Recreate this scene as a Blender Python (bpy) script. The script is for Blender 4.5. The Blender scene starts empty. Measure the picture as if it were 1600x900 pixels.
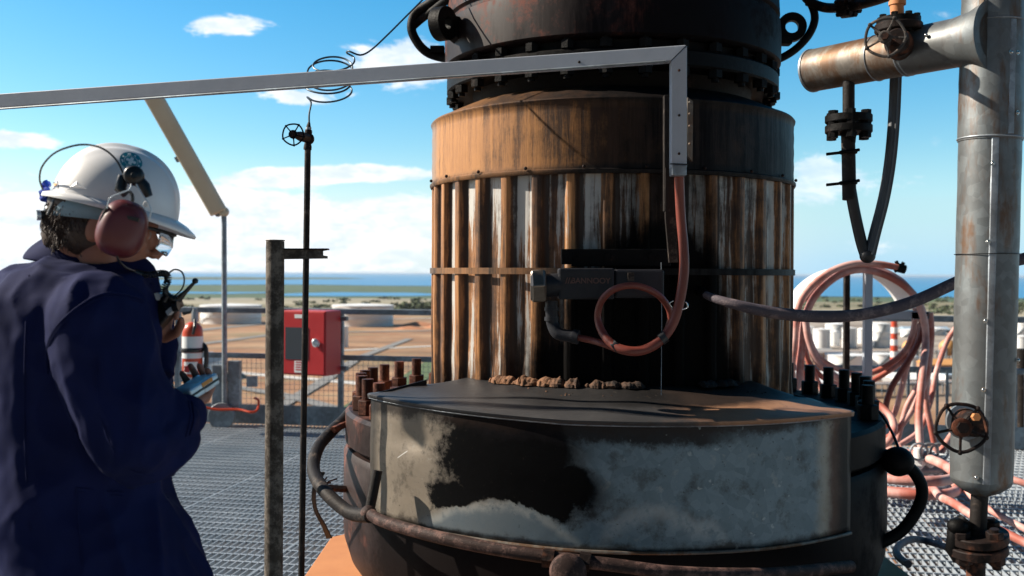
import bpy, math, random
from mathutils import Vector, Matrix, noise as mnoise
R = math.radians
random.seed(7)
scene = bpy.context.scene
col = scene.collection

# ------------------------------------------------------------------ camera
CH = 1.5                      # eye height above the deck
FPX = 1600 * 35 / 36          # focal length in photo pixels
ROLL = R(0.3)
HOR = 427.0
GZ = -40.0                    # the ground far below the deck
cam_d = bpy.data.cameras.new("camera"); cam = bpy.data.objects.new("camera", cam_d); col.objects.link(cam)
cam_d.lens = 35; cam_d.sensor_width = 36; cam_d.clip_start = 0.05; cam_d.clip_end = 120000
cam_d.shift_y = -(450 - HOR) / 1600
cr = Vector((math.cos(ROLL), 0, math.sin(ROLL))); cu = Vector((-math.sin(ROLL), 0, math.cos(ROLL))); cf = Vector((0, 1, 0))
m = Matrix.Identity(4)
for i in range(3):
    m[i][0] = cr[i]; m[i][1] = cu[i]; m[i][2] = -cf[i]
m[2][3] = CH
cam.matrix_world = m
cam_d.dof.use_dof = True; cam_d.dof.focus_distance = 3.0; cam_d.dof.aperture_fstop = 4.5
scene.camera = cam

def P(px, py, d):
    """world point seen at photo pixel (px,py) at depth d metres"""
    return Vector((0, 0, CH)) + d * (cf + ((px - 800) / FPX) * cr + ((HOR - py) / FPX) * cu)
def G(px, py, z=GZ):
    """point of the horizontal plane z under photo pixel (px,py)"""
    r = cf + ((px - 800) / FPX) * cr + ((HOR - py) / FPX) * cu
    t = (z - CH) / r.z
    return Vector((0, 0, CH)) + t * r

# ------------------------------------------------------------------ sun, sky, exposure
SUN_EL = R(34); SUN_AZ = R(-80)      # azimuth from +Y (view direction), negative = left
sd = bpy.data.lights.new("sun", 'SUN'); so = bpy.data.objects.new("sun", sd); col.objects.link(so)
sd.energy = 5.0; sd.angle = R(0.5); sd.color = (1.0, 0.9, 0.76)
sdir = Vector((math.sin(SUN_AZ) * math.cos(SUN_EL), math.cos(SUN_AZ) * math.cos(SUN_EL), math.sin(SUN_EL)))
so.rotation_euler = sdir.to_track_quat('Z', 'Y').to_euler(); so.location = (-20, 0, 20)
scene.view_settings.view_transform = 'Standard'; scene.view_settings.look = 'None'
scene.view_settings.exposure = 0.85; scene.view_settings.gamma = 1

# ------------------------------------------------------------------ node helper
class S:
    """a node socket with arithmetic"""
    def __init__(s, T, sock): s.T = T; s.s = sock
    def _m(s, op, *a):
        n = s.T.nodes.new('ShaderNodeMath'); n.operation = op
        for i, v in enumerate((s,) + a):
            if isinstance(v, S): s.T.links.new(v.s, n.inputs[i])
            else: n.inputs[i].default_value = v
        return S(s.T, n.outputs[0])
    def __add__(s, o): return s._m('ADD', o)
    __radd__ = __add__
    def __mul__(s, o): return s._m('MULTIPLY', o)
    __rmul__ = __mul__
    def __sub__(s, o): return s._m('SUBTRACT', o)
    def __rsub__(s, o): return (s * -1.0) + o
    def __truediv__(s, o): return s._m('DIVIDE', o)
    def f(s, op, *a): return s._m(op, *a)
    def cl(s):
        r = s._m('MULTIPLY', 1.0); r.s.node.use_clamp = True; return r
    def step(s, a, b):
        n = s.T.nodes.new('ShaderNodeMapRange'); n.interpolation_type = 'SMOOTHSTEP'
        s.T.links.new(s.s, n.inputs[0]); n.inputs[1].default_value = a; n.inputs[2].default_value = b
        n.inputs[3].default_value = 0; n.inputs[4].default_value = 1
        if a > b:
            n.inputs[1].default_value = b; n.inputs[2].default_value = a; n.inputs[3].default_value = 1; n.inputs[4].default_value = 0
        return S(s.T, n.outputs[0])
class Tree:
    def __init__(s, T): s.T = T; s.nodes = T.nodes; s.links = T.links
    def new(s, t): return s.T.nodes.new(t)
    def coord(s, kind='Object'):
        n = s.new('ShaderNodeTexCoord'); return S(s.T, n.outputs[kind])
    def xyz(s, v):
        n = s.new('ShaderNodeSeparateXYZ'); s.links.new(v.s, n.inputs[0]); return [S(s.T, o) for o in n.outputs]
    def comb(s, x, y, z):
        n = s.new('ShaderNodeCombineXYZ')
        for i, v in enumerate((x, y, z)):
            if isinstance(v, S): s.links.new(v.s, n.inputs[i])
            else: n.inputs[i].default_value = v
        return S(s.T, n.outputs[0])
    def noise(s, v, scale, detail=5, rough=0.6, dist=0, sc=None):
        if sc:
            mp = s.new('ShaderNodeMapping'); s.links.new(v.s, mp.inputs[0]); mp.inputs['Scale'].default_value = sc; v = S(s.T, mp.outputs[0])
        n = s.new('ShaderNodeTexNoise'); s.links.new(v.s, n.inputs['Vector']); n.inputs['Scale'].default_value = scale
        n.inputs['Detail'].default_value = detail; n.inputs['Roughness'].default_value = rough; n.inputs['Distortion'].default_value = dist
        return S(s.T, n.outputs[0])
    def voro(s, v, scale):
        n = s.new('ShaderNodeTexVoronoi'); s.links.new(v.s, n.inputs['Vector']); n.inputs['Scale'].default_value = scale
        return S(s.T, n.outputs['Color'])
    def mix(s, f, a, b):
        n = s.new('ShaderNodeMix'); n.data_type = 'RGBA'
        for i, v in ((0, f), (6, a), (7, b)):
            if isinstance(v, S): s.links.new(v.s, n.inputs[i])
            elif i == 0: n.inputs[0].default_value = v
            else: n.inputs[i].default_value = (*v, 1) if len(v) == 3 else v
        return S(s.T, n.outputs[2])
    def blob(s, u, v, cu_, cv, ru, rv):
        """1 at the centre, 0 at the rim of an ellipse, negative outside"""
        a = (u - cu_) * (1 / ru); b = (v - cv) * (1 / rv)
        return 1.0 - (a * a + b * b).f('SQRT')
def mat(name, fn=None, base=(.5, .5, .5), rough=.6, metal=0.0, bump=None, spec=None):
    """fn(tree, coords) may return dict of base / rough / metal / height sockets"""
    M = bpy.data.materials.new(name); M.use_nodes = True
    T = Tree(M.node_tree); b = M.node_tree.nodes['Principled BSDF']
    b.inputs['Base Color'].default_value = (*base, 1); b.inputs['Roughness'].default_value = rough; b.inputs['Metallic'].default_value = metal
    if spec is not None: b.inputs['Specular IOR Level'].default_value = spec
    if fn:
        r = fn(T, T.coord())
        for k, i in (('base', 'Base Color'), ('rough', 'Roughness'), ('metal', 'Metallic'), ('spec', 'Specular IOR Level')):
            if k in r: T.links.new(r[k].s, b.inputs[i])
        if 'h' in r:
            n = T.new('ShaderNodeBump'); n.inputs['Strength'].default_value = r.get('hs', .4); n.inputs['Distance'].default_value = r.get('hd', .004)
            T.links.new(r['h'].s, n.inputs['Height']); T.links.new(n.outputs[0], b.inputs['Normal'])
    return M

# ------------------------------------------------------------------ world with clouds
W = bpy.data.worlds.new("World"); scene.world = W; W.use_nodes = True
WT = W.node_tree; T = Tree(WT); bg = WT.nodes['Background']
sky = T.new('ShaderNodeTexSky'); sky.sky_type = 'NISHITA'; sky.sun_disc = False
sky.sun_elevation = SUN_EL; sky.sun_rotation = SUN_AZ; sky.altitude = 0; sky.air_density = 1.0; sky.dust_density = 0.6; sky.ozone_density = 2.0
hs = T.new('ShaderNodeHueSaturation'); hs.inputs['Saturation'].default_value = 1.52; hs.inputs['Hue'].default_value = .488; hs.inputs['Value'].default_value = 1.36
WT.links.new(sky.outputs[0], hs.inputs['Color'])
gen = T.coord('Generated'); gx, gy, gz = T.xyz(gen)
az = gx.f('ARCTAN2', gy)
el = gz.f('ARCSINE')
def ang(px, py):
    a = math.atan((px - 800) / FPX); py2 = py - (px - 800) * math.tan(ROLL)
    return a, math.atan((HOR - py2) / FPX * math.cos(a))
uv = T.comb(az, el * 2.6, 0.0)
n1 = T.noise(uv, 12, 12, .70, .5); n2 = T.noise(uv, 34, 6, .6)
nn = n1 * .78 + n2 * .22
cov = None
# the bank above the horizon: thick on the left, thin on the right
left = az.step(.02, -.18) * az.step(-1.6, -1.1)
bank = el.step(.095, .030) * (left * .22 + .10) - .20
cov = bank
for (px, py, wx, wy, s) in ((575, 270, 130, 13, .55), (470, 279, 90, 12, .4), (625, 95, 100, 46, .50), (470, 150, 80, 16, .45), (355, 42, 75, 26, .42), (20, 218, 60, 13, .5), (1275, 272, 75, 42, .42), (1390, 292, 70, 26, .26), (1360, 385, 60, 14, .2),
                            (560, 345, 170, 34, .34), (350, 300, 120, 45, .34), (60, 330, 150, 80, .3), (1460, 215, 55, 24, .2), (650, 330, 80, 28, .3), (1480, 15, 60, 26, .24)):
    a, e = ang(px, py)
    bl = T.blob(az, el, a, e, wx / FPX * 1.25, wy / FPX * 1.35).f('MAXIMUM', -.2) + .2
    cov = cov + bl * (s * .92)
d = (nn + cov).step(.525, .655)
shade = T.noise(uv, 22, 8, .65)
ccol = T.mix(shade.step(.35, .65), (6.6, 7.5, 8.7), (9.8, 9.7, 9.6))
hz = el.step(.13, -.01)
skyb = T.mix(hz * .85, S(WT, hs.outputs[0]), T.mix(az.step(.1, .35), (6.6, 8.0, 8.8), (3.4, 6.4, 8.8)))
out = T.mix(d * (left * .38 + .60), skyb, ccol)
sky_dim = (1.0 - el.step(.32, .95) * .55) * (1.0 - gy.step(.35, -.3) * .72)  # sky dimmed overhead and behind the camera, added to cut fill light
vm = T.new('ShaderNodeVectorMath'); vm.operation = 'SCALE'; WT.links.new(out.s, vm.inputs[0]); WT.links.new(sky_dim.s, vm.inputs['Scale']); out = S(WT, vm.outputs[0])
WT.links.new(out.s, bg.inputs[0]); bg.inputs[1].default_value = 0.070

# ------------------------------------------------------------------ mesh builder
def perp(n):
    n = n.normalized(); a = Vector((0, 0, 1)) if abs(n.z) < .9 else Vector((1, 0, 0))
    u = n.cross(a).normalized(); return u, n.cross(u).normalized()
RS = [1.0]      # size factor for round stock
class MB:
    def __init__(s): s.v = []; s.f = []
    def add(s, vs, fs):
        o = len(s.v); s.v += [Vector(p) for p in vs]; s.f += [tuple(i + o for i in f) for f in fs]; return s
    def box(s, c, size, M=None):
        x, y, z = [k / 2 for k in size]
        vs = [Vector((a * x, b * y, d * z)) for d in (-1, 1) for b in (-1, 1) for a in (-1, 1)]
        if M is not None: vs = [M @ p for p in vs]
        c = Vector(c)
        return s.add([c + p for p in vs], [(0, 2, 3, 1), (4, 5, 7, 6), (0, 1, 5, 4), (2, 6, 7, 3), (0, 4, 6, 2), (1, 3, 7, 5)])
    def tube(s, pts, r, n=12, cap=True, closed=False):
        pts = [Vector(p) for p in pts]; N = len(pts)
        rr = r if isinstance(r, (list, tuple)) else [r] * N
        rr = [q * RS[0] for q in rr]
        rings = []; t0 = None; u = None
        for i in range(N):
            if closed: t = pts[(i + 1) % N] - pts[(i - 1) % N]
            else: t = pts[min(i + 1, N - 1)] - pts[max(i - 1, 0)]
            t = t.normalized() if t.length > 1e-9 else (t0 or Vector((0, 0, 1)))
            if u is None: u, w = perp(t)
            else:
                u = (u - t * u.dot(t));  u = u.normalized() if u.length > 1e-6 else perp(t)[0]
                w = t.cross(u).normalized()
            t0 = t
            rings.append([pts[i] + rr[i] * (math.cos(2 * math.pi * k / n) * u + math.sin(2 * math.pi * k / n) * t.cross(u)) for k in range(n)])
        vs = [p for ring in rings for p in ring]; fs = []
        for i in range(N if closed else N - 1):
            j = (i + 1) % N
            for k in range(n):
                fs.append((i * n + k, i * n + (k + 1) % n, j * n + (k + 1) % n, j * n + k))
        if cap and not closed:
            fs.append(tuple(reversed(range(n)))); fs.append(tuple((N - 1) * n + k for k in range(n)))
        return s.add(vs, fs)
    def cyl(s, a, b, r, r2=None, n=24): return s.tube([a, b], [r, r if r2 is None else r2], n)
    def hexa(s, a, b, r): return s.tube([a, b], r, 6)
    def lathe(s, c, prof, n=64, a0=0, a1=2 * math.pi, axis=None, dr=None):
        """prof: list of (radius, height); turned round +Z (or axis) through c"""
        c = Vector(c); ax = Vector(axis).normalized() if axis is not None else Vector((0, 0, 1))
        if axis is None: u, w = Vector((1, 0, 0)), Vector((0, 1, 0))
        else: u, w = perp(ax)
        full = abs(a1 - a0 - 2 * math.pi) < 1e-6; nn_ = n if full else n + 1
        vs = []
        for (r, h) in prof:
            r *= RS[0]; h *= RS[0]
            for k in range(nn_):
                a = a0 + (a1 - a0) * k / n
                rr = r + (dr(a, h) if dr else 0)
                vs.append(c + ax * h + rr * (math.cos(a) * u + math.sin(a) * w))
        fs = []
        for i in range(len(prof) - 1):
            for k in range(n):
                k2 = (k + 1) % nn_
                fs.append((i * nn_ + k, i * nn_ + k2, (i + 1) * nn_ + k2, (i + 1) * nn_ + k))
        return s.add(vs, fs)
    def ball(s, c, r, M=None, nu=20, nv=12):
        c = Vector(c); r = (Vector(r) if not isinstance(r, (int, float)) else Vector((r, r, r))) * RS[0]; vs = []; fs = []
        for i in range(nv + 1):
            ph = math.pi * i / nv
            for k in range(nu):
                a = 2 * math.pi * k / nu
                p = Vector((r.x * math.sin(ph) * math.cos(a), r.y * math.sin(ph) * math.sin(a), -r.z * math.cos(ph)))
                vs.append(c + (M @ p if M is not None else p))
        for i in range(nv):
            for k in range(nu): fs.append((i * nu + k, i * nu + (k + 1) % nu, (i + 1) * nu + (k + 1) % nu, (i + 1) * nu + k))
        return s.add(vs, fs)
    def torus(s, c, ax, Rm, r, n=40, m_=10, dr=None):
        u, w = perp(Vector(ax)); c = Vector(c); Rm = Rm * RS[0]
        return s.tube([c + (Rm + (dr(2 * math.pi * k / n) if dr else 0)) * (math.cos(2 * math.pi * k / n) * u + math.sin(2 * math.pi * k / n) * w) for k in range(n)], r, m_, closed=True)
    def prism(s, poly, vec):
        """a polygon of 3D points pushed along vec"""
        n = len(poly); poly = [Vector(p) for p in poly]; vec = Vector(vec)
        return s.add(poly + [p + vec for p in poly], [tuple(range(n)), tuple(reversed(range(n, 2 * n)))] + [(i, i + n, (i + 1) % n + n, (i + 1) % n) for i in range(n)])
    def build(s, name, M, parent=None, smooth=40, bevel=0, world=False):
        off = Vector((0, 0, 0)); q = parent
        while q is not None: off += q.location; q = q.parent
        me = bpy.data.meshes.new(name); me.from_pydata([p - off for p in s.v], [], s.f)
        me.validate(); me.update()
        import bmesh
        b = bmesh.new(); b.from_mesh(me); bmesh.ops.remove_doubles(b, verts=b.verts, dist=1e-6); bmesh.ops.recalc_face_normals(b, faces=b.faces); b.to_mesh(me); b.free()
        if smooth:
            me.shade_smooth(); me.set_sharp_from_angle(angle=R(smooth))
        o = bpy.data.objects.new(name, me); col.objects.link(o); o.parent = parent
        if M: me.materials.append(M)
        if bevel:
            bm_ = o.modifiers.new('bevel', 'BEVEL'); bm_.width = bevel; bm_.segments = 2; bm_.limit_method = 'ANGLE'; bm_.angle_limit = R(50)
        return o
def tag(o, label=None, cat=None, group=None, kind=None):
    if label: o['label'] = label
    if cat: o['category'] = cat
    if group: o['group'] = group
    if kind: o['kind'] = kind
    return o
def thing(name, loc, label, cat, group=None):
    o = bpy.data.objects.new(name, None); col.objects.link(o); o.location = loc; o.empty_display_size = .1
    return tag(o, label, cat, group)
def smooth_path(pts, k=8):
    """Catmull-Rom through pts"""
    pts = [Vector(p) for p in pts]; out = []
    for i in range(len(pts) - 1):
        p0 = pts[max(i - 1, 0)]; p1 = pts[i]; p2 = pts[i + 1]; p3 = pts[min(i + 2, len(pts) - 1)]
        for j in range(k):
            t = j / k
            out.append(.5 * ((2 * p1) + (p2 - p0) * t + (2 * p0 - 5 * p1 + 4 * p2 - p3) * t * t + (3 * p1 - p0 - 3 * p2 + p3) * t ** 3))
    out.append(pts[-1]); return out
def PP(pts, d=None, k=8):
    return smooth_path([P(p[0], p[1], p[2] if len(p) > 2 else d) for p in pts], k)
def copy_tree(o, parent=None):
    c = o.copy(); col.objects.link(c); c.parent = parent
    for ch in o.children: copy_tree(ch, c)
    return c

# ------------------------------------------------------------------ materials
def galv_fn(tint=(.36, .40, .44), rust=.12, sc=1.0, rr=.42):
    def fn(T, c):
        sp = T.xyz(T.voro(c, 70 * sc))[0]; n = T.noise(c, 6 * sc, 8, .65); n2_ = T.noise(c, 30 * sc, 4, .7, sc=(1, 1, .25))
        base = T.mix(sp * .35 + n * .5, tuple(k * .55 for k in tint), tuple(min(k * 1.45, 1) for k in tint))
        base = T.mix((n2_ + n).step(1.25 - rust, 1.5 - rust) * .85, base, (.15, .075, .035))
        dirt = n.step(.62, .42)
        base = T.mix(dirt * .45, base, (.07, .06, .055))
        return dict(base=base, rough=n * .3 + rr - .1, metal=dirt * -.3 + .75, h=n2_ + sp * .3, hs=.15)
    return fn
M = {}
M['galv'] = mat('galvanised_steel', galv_fn())
M['galv_clad'] = mat('galvanised_cladding', galv_fn((.21, .235, .245), .26, .6, .44))
M['galv_clad_warm'] = mat('stained_cladding', galv_fn((.24, .215, .185), .36, .8, .50))
M['beam'] = mat('pale_aluminium_channel', lambda T, c: dict(base=T.mix(T.noise(c, 3, 8, .7) * .7 + T.noise(c, 60, 4, .6) * .3, (.30, .335, .39), (.47, .50, .56)), metal=T.noise(c, 5) * .25, rough=T.noise(c, 14) * .3 + .3, h=T.noise(c, 30, 5), hs=.08))
M['rail'] = mat('galvanised_rail', galv_fn((.32, .38, .43), .03, .5, .5))
def iron_fn(dark=(.016, .011, .010), rust=(.13, .045, .022), amt=.5, scale=9):
    def fn(T, c):
        n = T.noise(c, scale, 9, .68); n2_ = T.noise(c, scale * 7, 5, .7)
        k = (n * .75 + n2_ * .25).step(.62 - amt * .25, .78 - amt * .25)
        return dict(base=T.mix(k, dark, rust), spec=k * .2 + .12, rough=k * .25 + .55, h=n2_ + n, hs=.5, hd=.004)
    return fn
M['iron'] = mat('rusty_iron', iron_fn())
M['iron_red'] = mat('red_rust_iron', iron_fn((.045, .018, .012), (.19, .062, .032), .7))
M['iron_black'] = mat('sooty_iron', iron_fn((.0035, .0033, .0035), (.030, .014, .010), .25))
def flare_fn(T, c):
    r = iron_fn((.012, .006, .006), (.17, .050, .034), .50, 5)(T, c)
    st = T.noise(c, 9, 6, .7, sc=(1, 1, .2)); x, y, z = T.xyz(c); 
    k = (st + x * -.34 - y * .06 + z * .3).step(1.16, 1.42)  # lit left and shaded right painted into the rust tone
    return dict(base=T.mix(k, (.006, .005, .006), r['base']), spec=k * .2 + .06, rough=r['rough'], h=st, hs=.4)
M['flare'] = mat('burnt_upper_ring', flare_fn)
M['post'] = mat('weathered_post', iron_fn((.055, .045, .037), (.17, .145, .12), .7, 26))
M['pipe_brown'] = mat('brown_coated_pipe', iron_fn((.04, .025, .022), (.155, .085, .070), .6, 26))
M['pipe_dark'] = mat('dark_steel_pipe', iron_fn((.022, .019, .018), (.10, .075, .06), .45, 14))
M['grey_hose'] = mat('grey_violet_hose', iron_fn((.10, .085, .10), (.26, .20, .20), .55, 20))
M['black_hose'] = mat('black_rubber', base=(.012, .013, .016), rough=.45)
M['grey_ribbed'] = mat('grey_flexible_conduit', lambda T, c: dict(base=T.mix(T.noise(c, 14), (.035, .042, .05), (.13, .14, .15)), rough=T.noise(c, 30) * .3 + .35))
M['red_hose'] = mat('faded_red_hose', lambda T, c: dict(base=T.mix(T.noise(c, 12, 6), (.085, .014, .010), (.26, .058, .036)), rough=T.noise(c, 20) * .3 + .3))
def pink(T, c):
    n = T.noise(c, 5, 6); return dict(base=T.mix(n.step(.35, .65), (.42, .115, .080), (.66, .40, .36)), rough=n * .2 + .5)
M['pink_hose'] = mat('sun_bleached_red_hose', pink)
M['white'] = mat('white_paint', lambda T, c: dict(base=T.mix(T.noise(c, .25, 5), (.74, .75, .76), (.86, .86, .85)), rough=T.noise(c, 1) * .2 + .4))
M['white_small'] = mat('white_label', base=(.72, .74, .74), rough=.5)
M['red_paint'] = mat('red_enamel', lambda T, c: dict(base=T.mix(T.noise(c, 3, 5), (.36, .012, .02), (.55, .03, .03)), rough=T.noise(c, 12) * .2 + .3))
M['red_orange'] = mat('orange_red_enamel', base=(.52, .06, .02), rough=.35)
M['glass_dark'] = mat('dark_glass', base=(.03, .05, .07), rough=.08)
M['orange'] = mat('orange_paint', lambda T, c: dict(base=T.mix(T.noise(c, 7, 6), (.42, .15, .05), (.62, .27, .10)), rough=T.noise(c, 12) * .2 + .6))
M['rivet'] = mat('bright_rivet', base=(.6, .6, .58), rough=.25, metal=1)
M['black_plastic'] = mat('black_plastic', base=(.010, .011, .013), rough=.35)
M['blue_plastic'] = mat('blue_plastic', base=(.01, .06, .50), rough=.35)
M['silver'] = mat('silver_plastic', base=(.58, .64, .68), rough=.3, metal=.3)
M['wire'] = mat('blue_grey_wire', base=(.05, .08, .11), rough=.4, metal=.5)
M['orange_label'] = mat('orange_label', base=(.62, .26, .05), rough=.5)
# ================================================================== SETTING: ground, sea, deck
def ground_fn(T, c):
    x, y, z = T.xyz(c)
    n = T.noise(c, .004, 8, .6); n2_ = T.noise(c, .03, 6, .65); n3 = T.noise(c, .0016, 6, .6, sc=(.35, 1.6, 1)); n4 = T.noise(c, .3, 3, .6)
    dry = T.mix(n2_.step(.35, .7), (.27, .125, .055), (.40, .245, .135))
    n5 = T.noise(c, .011, 8, .7, sc=(.5, 1.4, 1))
    dry = T.mix(n5.step(.46, .60) * .75, dry, (.16, .105, .055)); dry = T.mix(n5.step(.42, .34) * .6, dry, (.17, .17, .09))
    dry = T.mix(n.step(.54, .62), dry, (.10, .12, .05))
    dry = T.mix((n2_ * .6 + n4 * .4).step(.60, .72), dry, (.46, .36, .27))
    olive = T.mix(n2_.step(.4, .6), (.13, .13, .07), (.24, .20, .12))
    olive = T.mix(n3.step(.5, .56), olive, (.34, .30, .21))
    green = T.mix(n2_.step(.3, .7), (.035, .075, .035), (.075, .115, .05))
    ind = T.mix(n2_.step(.4, .6), (.20, .16, .13), (.36, .31, .26))
    a = T.mix((x + n * 140.0).step(190, 240), dry, ind)
    yy = y + (n3 - .5) * 500.0
    b = T.mix(yy.step(930, 1000), a, olive)
    return dict(base=T.mix(yy.step(1480, 1600), b, green), rough=n * 0.0 + .95)
M['ground'] = mat('dry_ground', ground_fn)
M['sea'] = mat('sea_water', lambda T, c: dict(base=T.mix(T.noise(c, .0006, 5, .6, sc=(.2, 1.5, 1)), (.02, .17, .38), (.035, .24, .46)), rough=T.noise(c, .01) * .1 + .30, h=T.noise(c, .4, 4), hs=.3, hd=.3))
M['bank'] = mat('mangrove_green', lambda T, c: dict(base=T.mix(T.noise(c, .02, 6), (.03, .06, .035), (.07, .10, .05)), rough=T.noise(c, 1) * 0 + .95))
def sheet(name, poly, z, mt, kind='structure'):
    o = MB().add([(p[0], p[1], z) for p in poly], [tuple(range(len(poly)))]).build(name, mt, smooth=0); tag(o, kind=kind); return o
S_ = 30000
sheet('ground', [(-S_, -600), (S_, -600), (S_, 9000), (-S_, 9000)], GZ, M['ground'])
# the coast: irregular shoreline, sea to the horizon
def shore(px, py):
    g = G(px, py); return (g.x, g.y)
rnd = random.Random(3)
def ragged(pts, amp):
    out = []
    for i in range(len(pts) - 1):
        a, b = Vector(pts[i]), Vector(pts[i + 1])
        for k in range(9):
            t = k / 9; p = a.lerp(b, t); q = mnoise.noise(Vector((p.x * .0021, p.y * .001, 1)))
            out.append((p.x, p.y * (1 + amp * q)))
    out.append(tuple(pts[-1])); return out
coast = ragged([(-30000, 3600), (-9000, 3300), shore(60, 444), shore(250, 444.5), shore(420, 445.5), shore(660, 446.5), shore(900, 449), shore(1180, 458), shore(1300, 464), shore(1500, 466), shore(1640, 468), (2500, 1700), (30000, 1500)], .10)
coast = [p for i, p in enumerate(coast)]
sheet('sea', coast + [(95000, 100000), (-95000, 100000)], GZ + .6, M['sea'])
def island(name, l, r, y0, y1, mt, z, k=26):
    top = []; bot = []
    for i in range(k + 1):
        t = i / k; px = l + (r - l) * t; e = math.sin(math.pi * t) ** .4
        w = 1 + .5 * mnoise.noise(Vector((px * .02, y0, 3)))
        yc = (y0 + y1) / 2 + .8 * mnoise.noise(Vector((px * .01, y1, 9))); h = (y1 - y0) / 2 * e * w
        top.append(shore(px, yc - h - .01)); bot.append(shore(px, yc + h + .01))
    sheet(name, top + bot[::-1], z, mt)
island('headland', -260, 575, 433.0, 437.5, M['bank'], GZ + 1.0)
island('water', 430, 690, 457.5, 463.5, M['sea'], GZ + .4)
island('water', 160, 430, 456, 459, M['sea'], GZ + .4)
M['mud'] = mat('pale_tidal_flat', base=(.30, .27, .20), rough=.9)
island('mudflat', -60, 700, 466, 470, M['mud'], GZ + .3)
M['road'] = mat('pale_concrete_road', lambda T, c: dict(base=T.mix(T.noise(c, .2, 4), (.46, .44, .42), (.62, .60, .57)), rough=T.noise(c, 1) * 0 + .9))
M['asphalt'] = mat('grey_asphalt', lambda T, c: dict(base=T.mix(T.noise(c, .2, 4), (.16, .16, .16), (.24, .23, .22)), rough=T.noise(c, 1) * 0 + .9))
def road(pts, w, mt, z=.25):
    pts = [G(*p) for p in pts]; L = []; Rr = []
    for i, p in enumerate(pts):
        t = (pts[min(i + 1, len(pts) - 1)] - pts[max(i - 1, 0)]).normalized(); n = Vector((-t.y, t.x, 0)) * w / 2
        L.append((p + n).xy); Rr.append((p - n).xy)
    sheet('road', [tuple(q) for q in L] + [tuple(q) for q in Rr[::-1]], GZ + z, mt)
road([(200, 572), (370, 583), (520, 596), (680, 612), (760, 622)], 7, M['road'])
road([(180, 530), (260, 522), (350, 512), (420, 506)], 12, M['asphalt'], .3)
road([(230, 560), (300, 540), (420, 524), (520, 520), (680, 517)], 8, M['asphalt'], .35)
road([(440, 556), (520, 549), (600, 545), (700, 540)], 6, M['road'], .3)
road([(430, 640), (500, 600), (560, 560), (640, 530)], 5, M['asphalt'], .45)
road([(200, 610), (330, 600), (450, 620), (560, 650)], 6, M['asphalt'], .5)
road([(470, 497), (520, 500), (700, 497)], 7, M['road'], .3)
road([(1180, 590), (1320, 594), (1500, 590), (1640, 588)], 8, M['asphalt'], .3)
road([(1230, 549), (1400, 550), (1640, 553)], 8, M['road'], .35)
M['verge'] = mat('green_grass_bund', lambda T, c: dict(base=T.mix(T.noise(c, .15, 5), (.05, .10, .04), (.12, .15, .06)), rough=T.noise(c, 1) * 0 + .95))
road([(560, 640), (610, 612), (650, 590), (690, 562), (710, 550)], 12, M['verge'], .4)
# earth mounds
def mound(px, py, w, h, label):
    g = G(px, py); mb = MB(); n = 28
    vs = [(g.x, g.y, GZ + h)]; fs = []
    for j in range(1, 5):
        for k in range(n):
            a = 2 * math.pi * k / n; r = w / 2 * j / 4 * (1 + .15 * mnoise.noise(Vector((math.cos(a), math.sin(a), px))))
            vs.append((g.x + r * math.cos(a), g.y + r * .5 * math.sin(a), GZ + h * (1 - j / 4) ** .8 * (.85 + .3 * random.random()) - (.2 if j == 4 else 0)))
    for k in range(n): fs.append((0, 1 + k, 1 + (k + 1) % n))
    for j in range(3):
        for k in range(n): fs.append((1 + j * n + k, 1 + (j + 1) * n + k, 1 + (j + 1) * n + (k + 1) % n, 1 + j * n + (k + 1) % n))
    o = mb.add(vs, fs).build('earth_mound', M['mound'], smooth=60); tag(o, kind='structure')
M['mound'] = mat('red_earth', lambda T, c: dict(base=T.mix(T.noise(c, .2, 6), (.42, .16, .07), (.55, .27, .15)), rough=T.noise(c, 1) * 0 + .95))
mound(655, 509, 34, 3.4, ''); mound(640, 514, 26, 2.2, ''); mound(690, 512, 30, 3, ''); mound(296, 489, 40, 4, '')

# bushes: scattered low shrubs as countless ground cover, and a dark tree line
def leaf_cloud(mb, c, r, h, n, rg, ls):
    for _ in range(n):
        a = rg.random() * 6.283; q = rg.random() ** .5; zz = rg.random()
        rad = r * q * (1 - .5 * zz * zz)
        p = Vector((c.x + rad * math.cos(a), c.y + rad * math.sin(a), c.z + h * zz))
        s1 = ls * (0.6 + rg.random()); e1 = Vector((rg.uniform(-1, 1), rg.uniform(-1, 1), rg.uniform(-1, 1))).normalized(); u, w = perp(e1)
        mb.add([p - u * s1, p + w * s1, p + u * s1, p - w * s1], [(0, 1, 2, 3)])
rg = random.Random(11)
M['bush'] = mat('scrub_leaves', lambda T, c: dict(base=T.mix(T.noise(c, .08, 4), (.035, .055, .025), (.10, .12, .055)), rough=T.noise(c, 1) * 0 + .9))
mb = MB()
for _ in range(150):
    px = rg.choice([rg.uniform(0, 660), rg.uniform(1240, 1600)]); py = rg.uniform(466, 488)
    g = G(px, py); leaf_cloud(mb, g, rg.uniform(5, 14), rg.uniform(1.5, 3.5), 22, rg, 1.6)
for _ in range(90):
    px = rg.uniform(625, 700); py = rg.uniform(482, 490); g = G(px, py); leaf_cloud(mb, g, 7, rg.uniform(6, 9), 26, rg, 1.6)
for _ in range(26):
    px = rg.uniform(1440, 1600); py = rg.uniform(484, 492); g = G(px, py); leaf_cloud(mb, g, 7, rg.uniform(3, 5), 22, rg, 1.5)
o = mb.build('scrub', M['bush'], smooth=0); tag(o, 'dark green scrub and bushes scattered over the coastal plain', 'scrub', kind='stuff')

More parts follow.
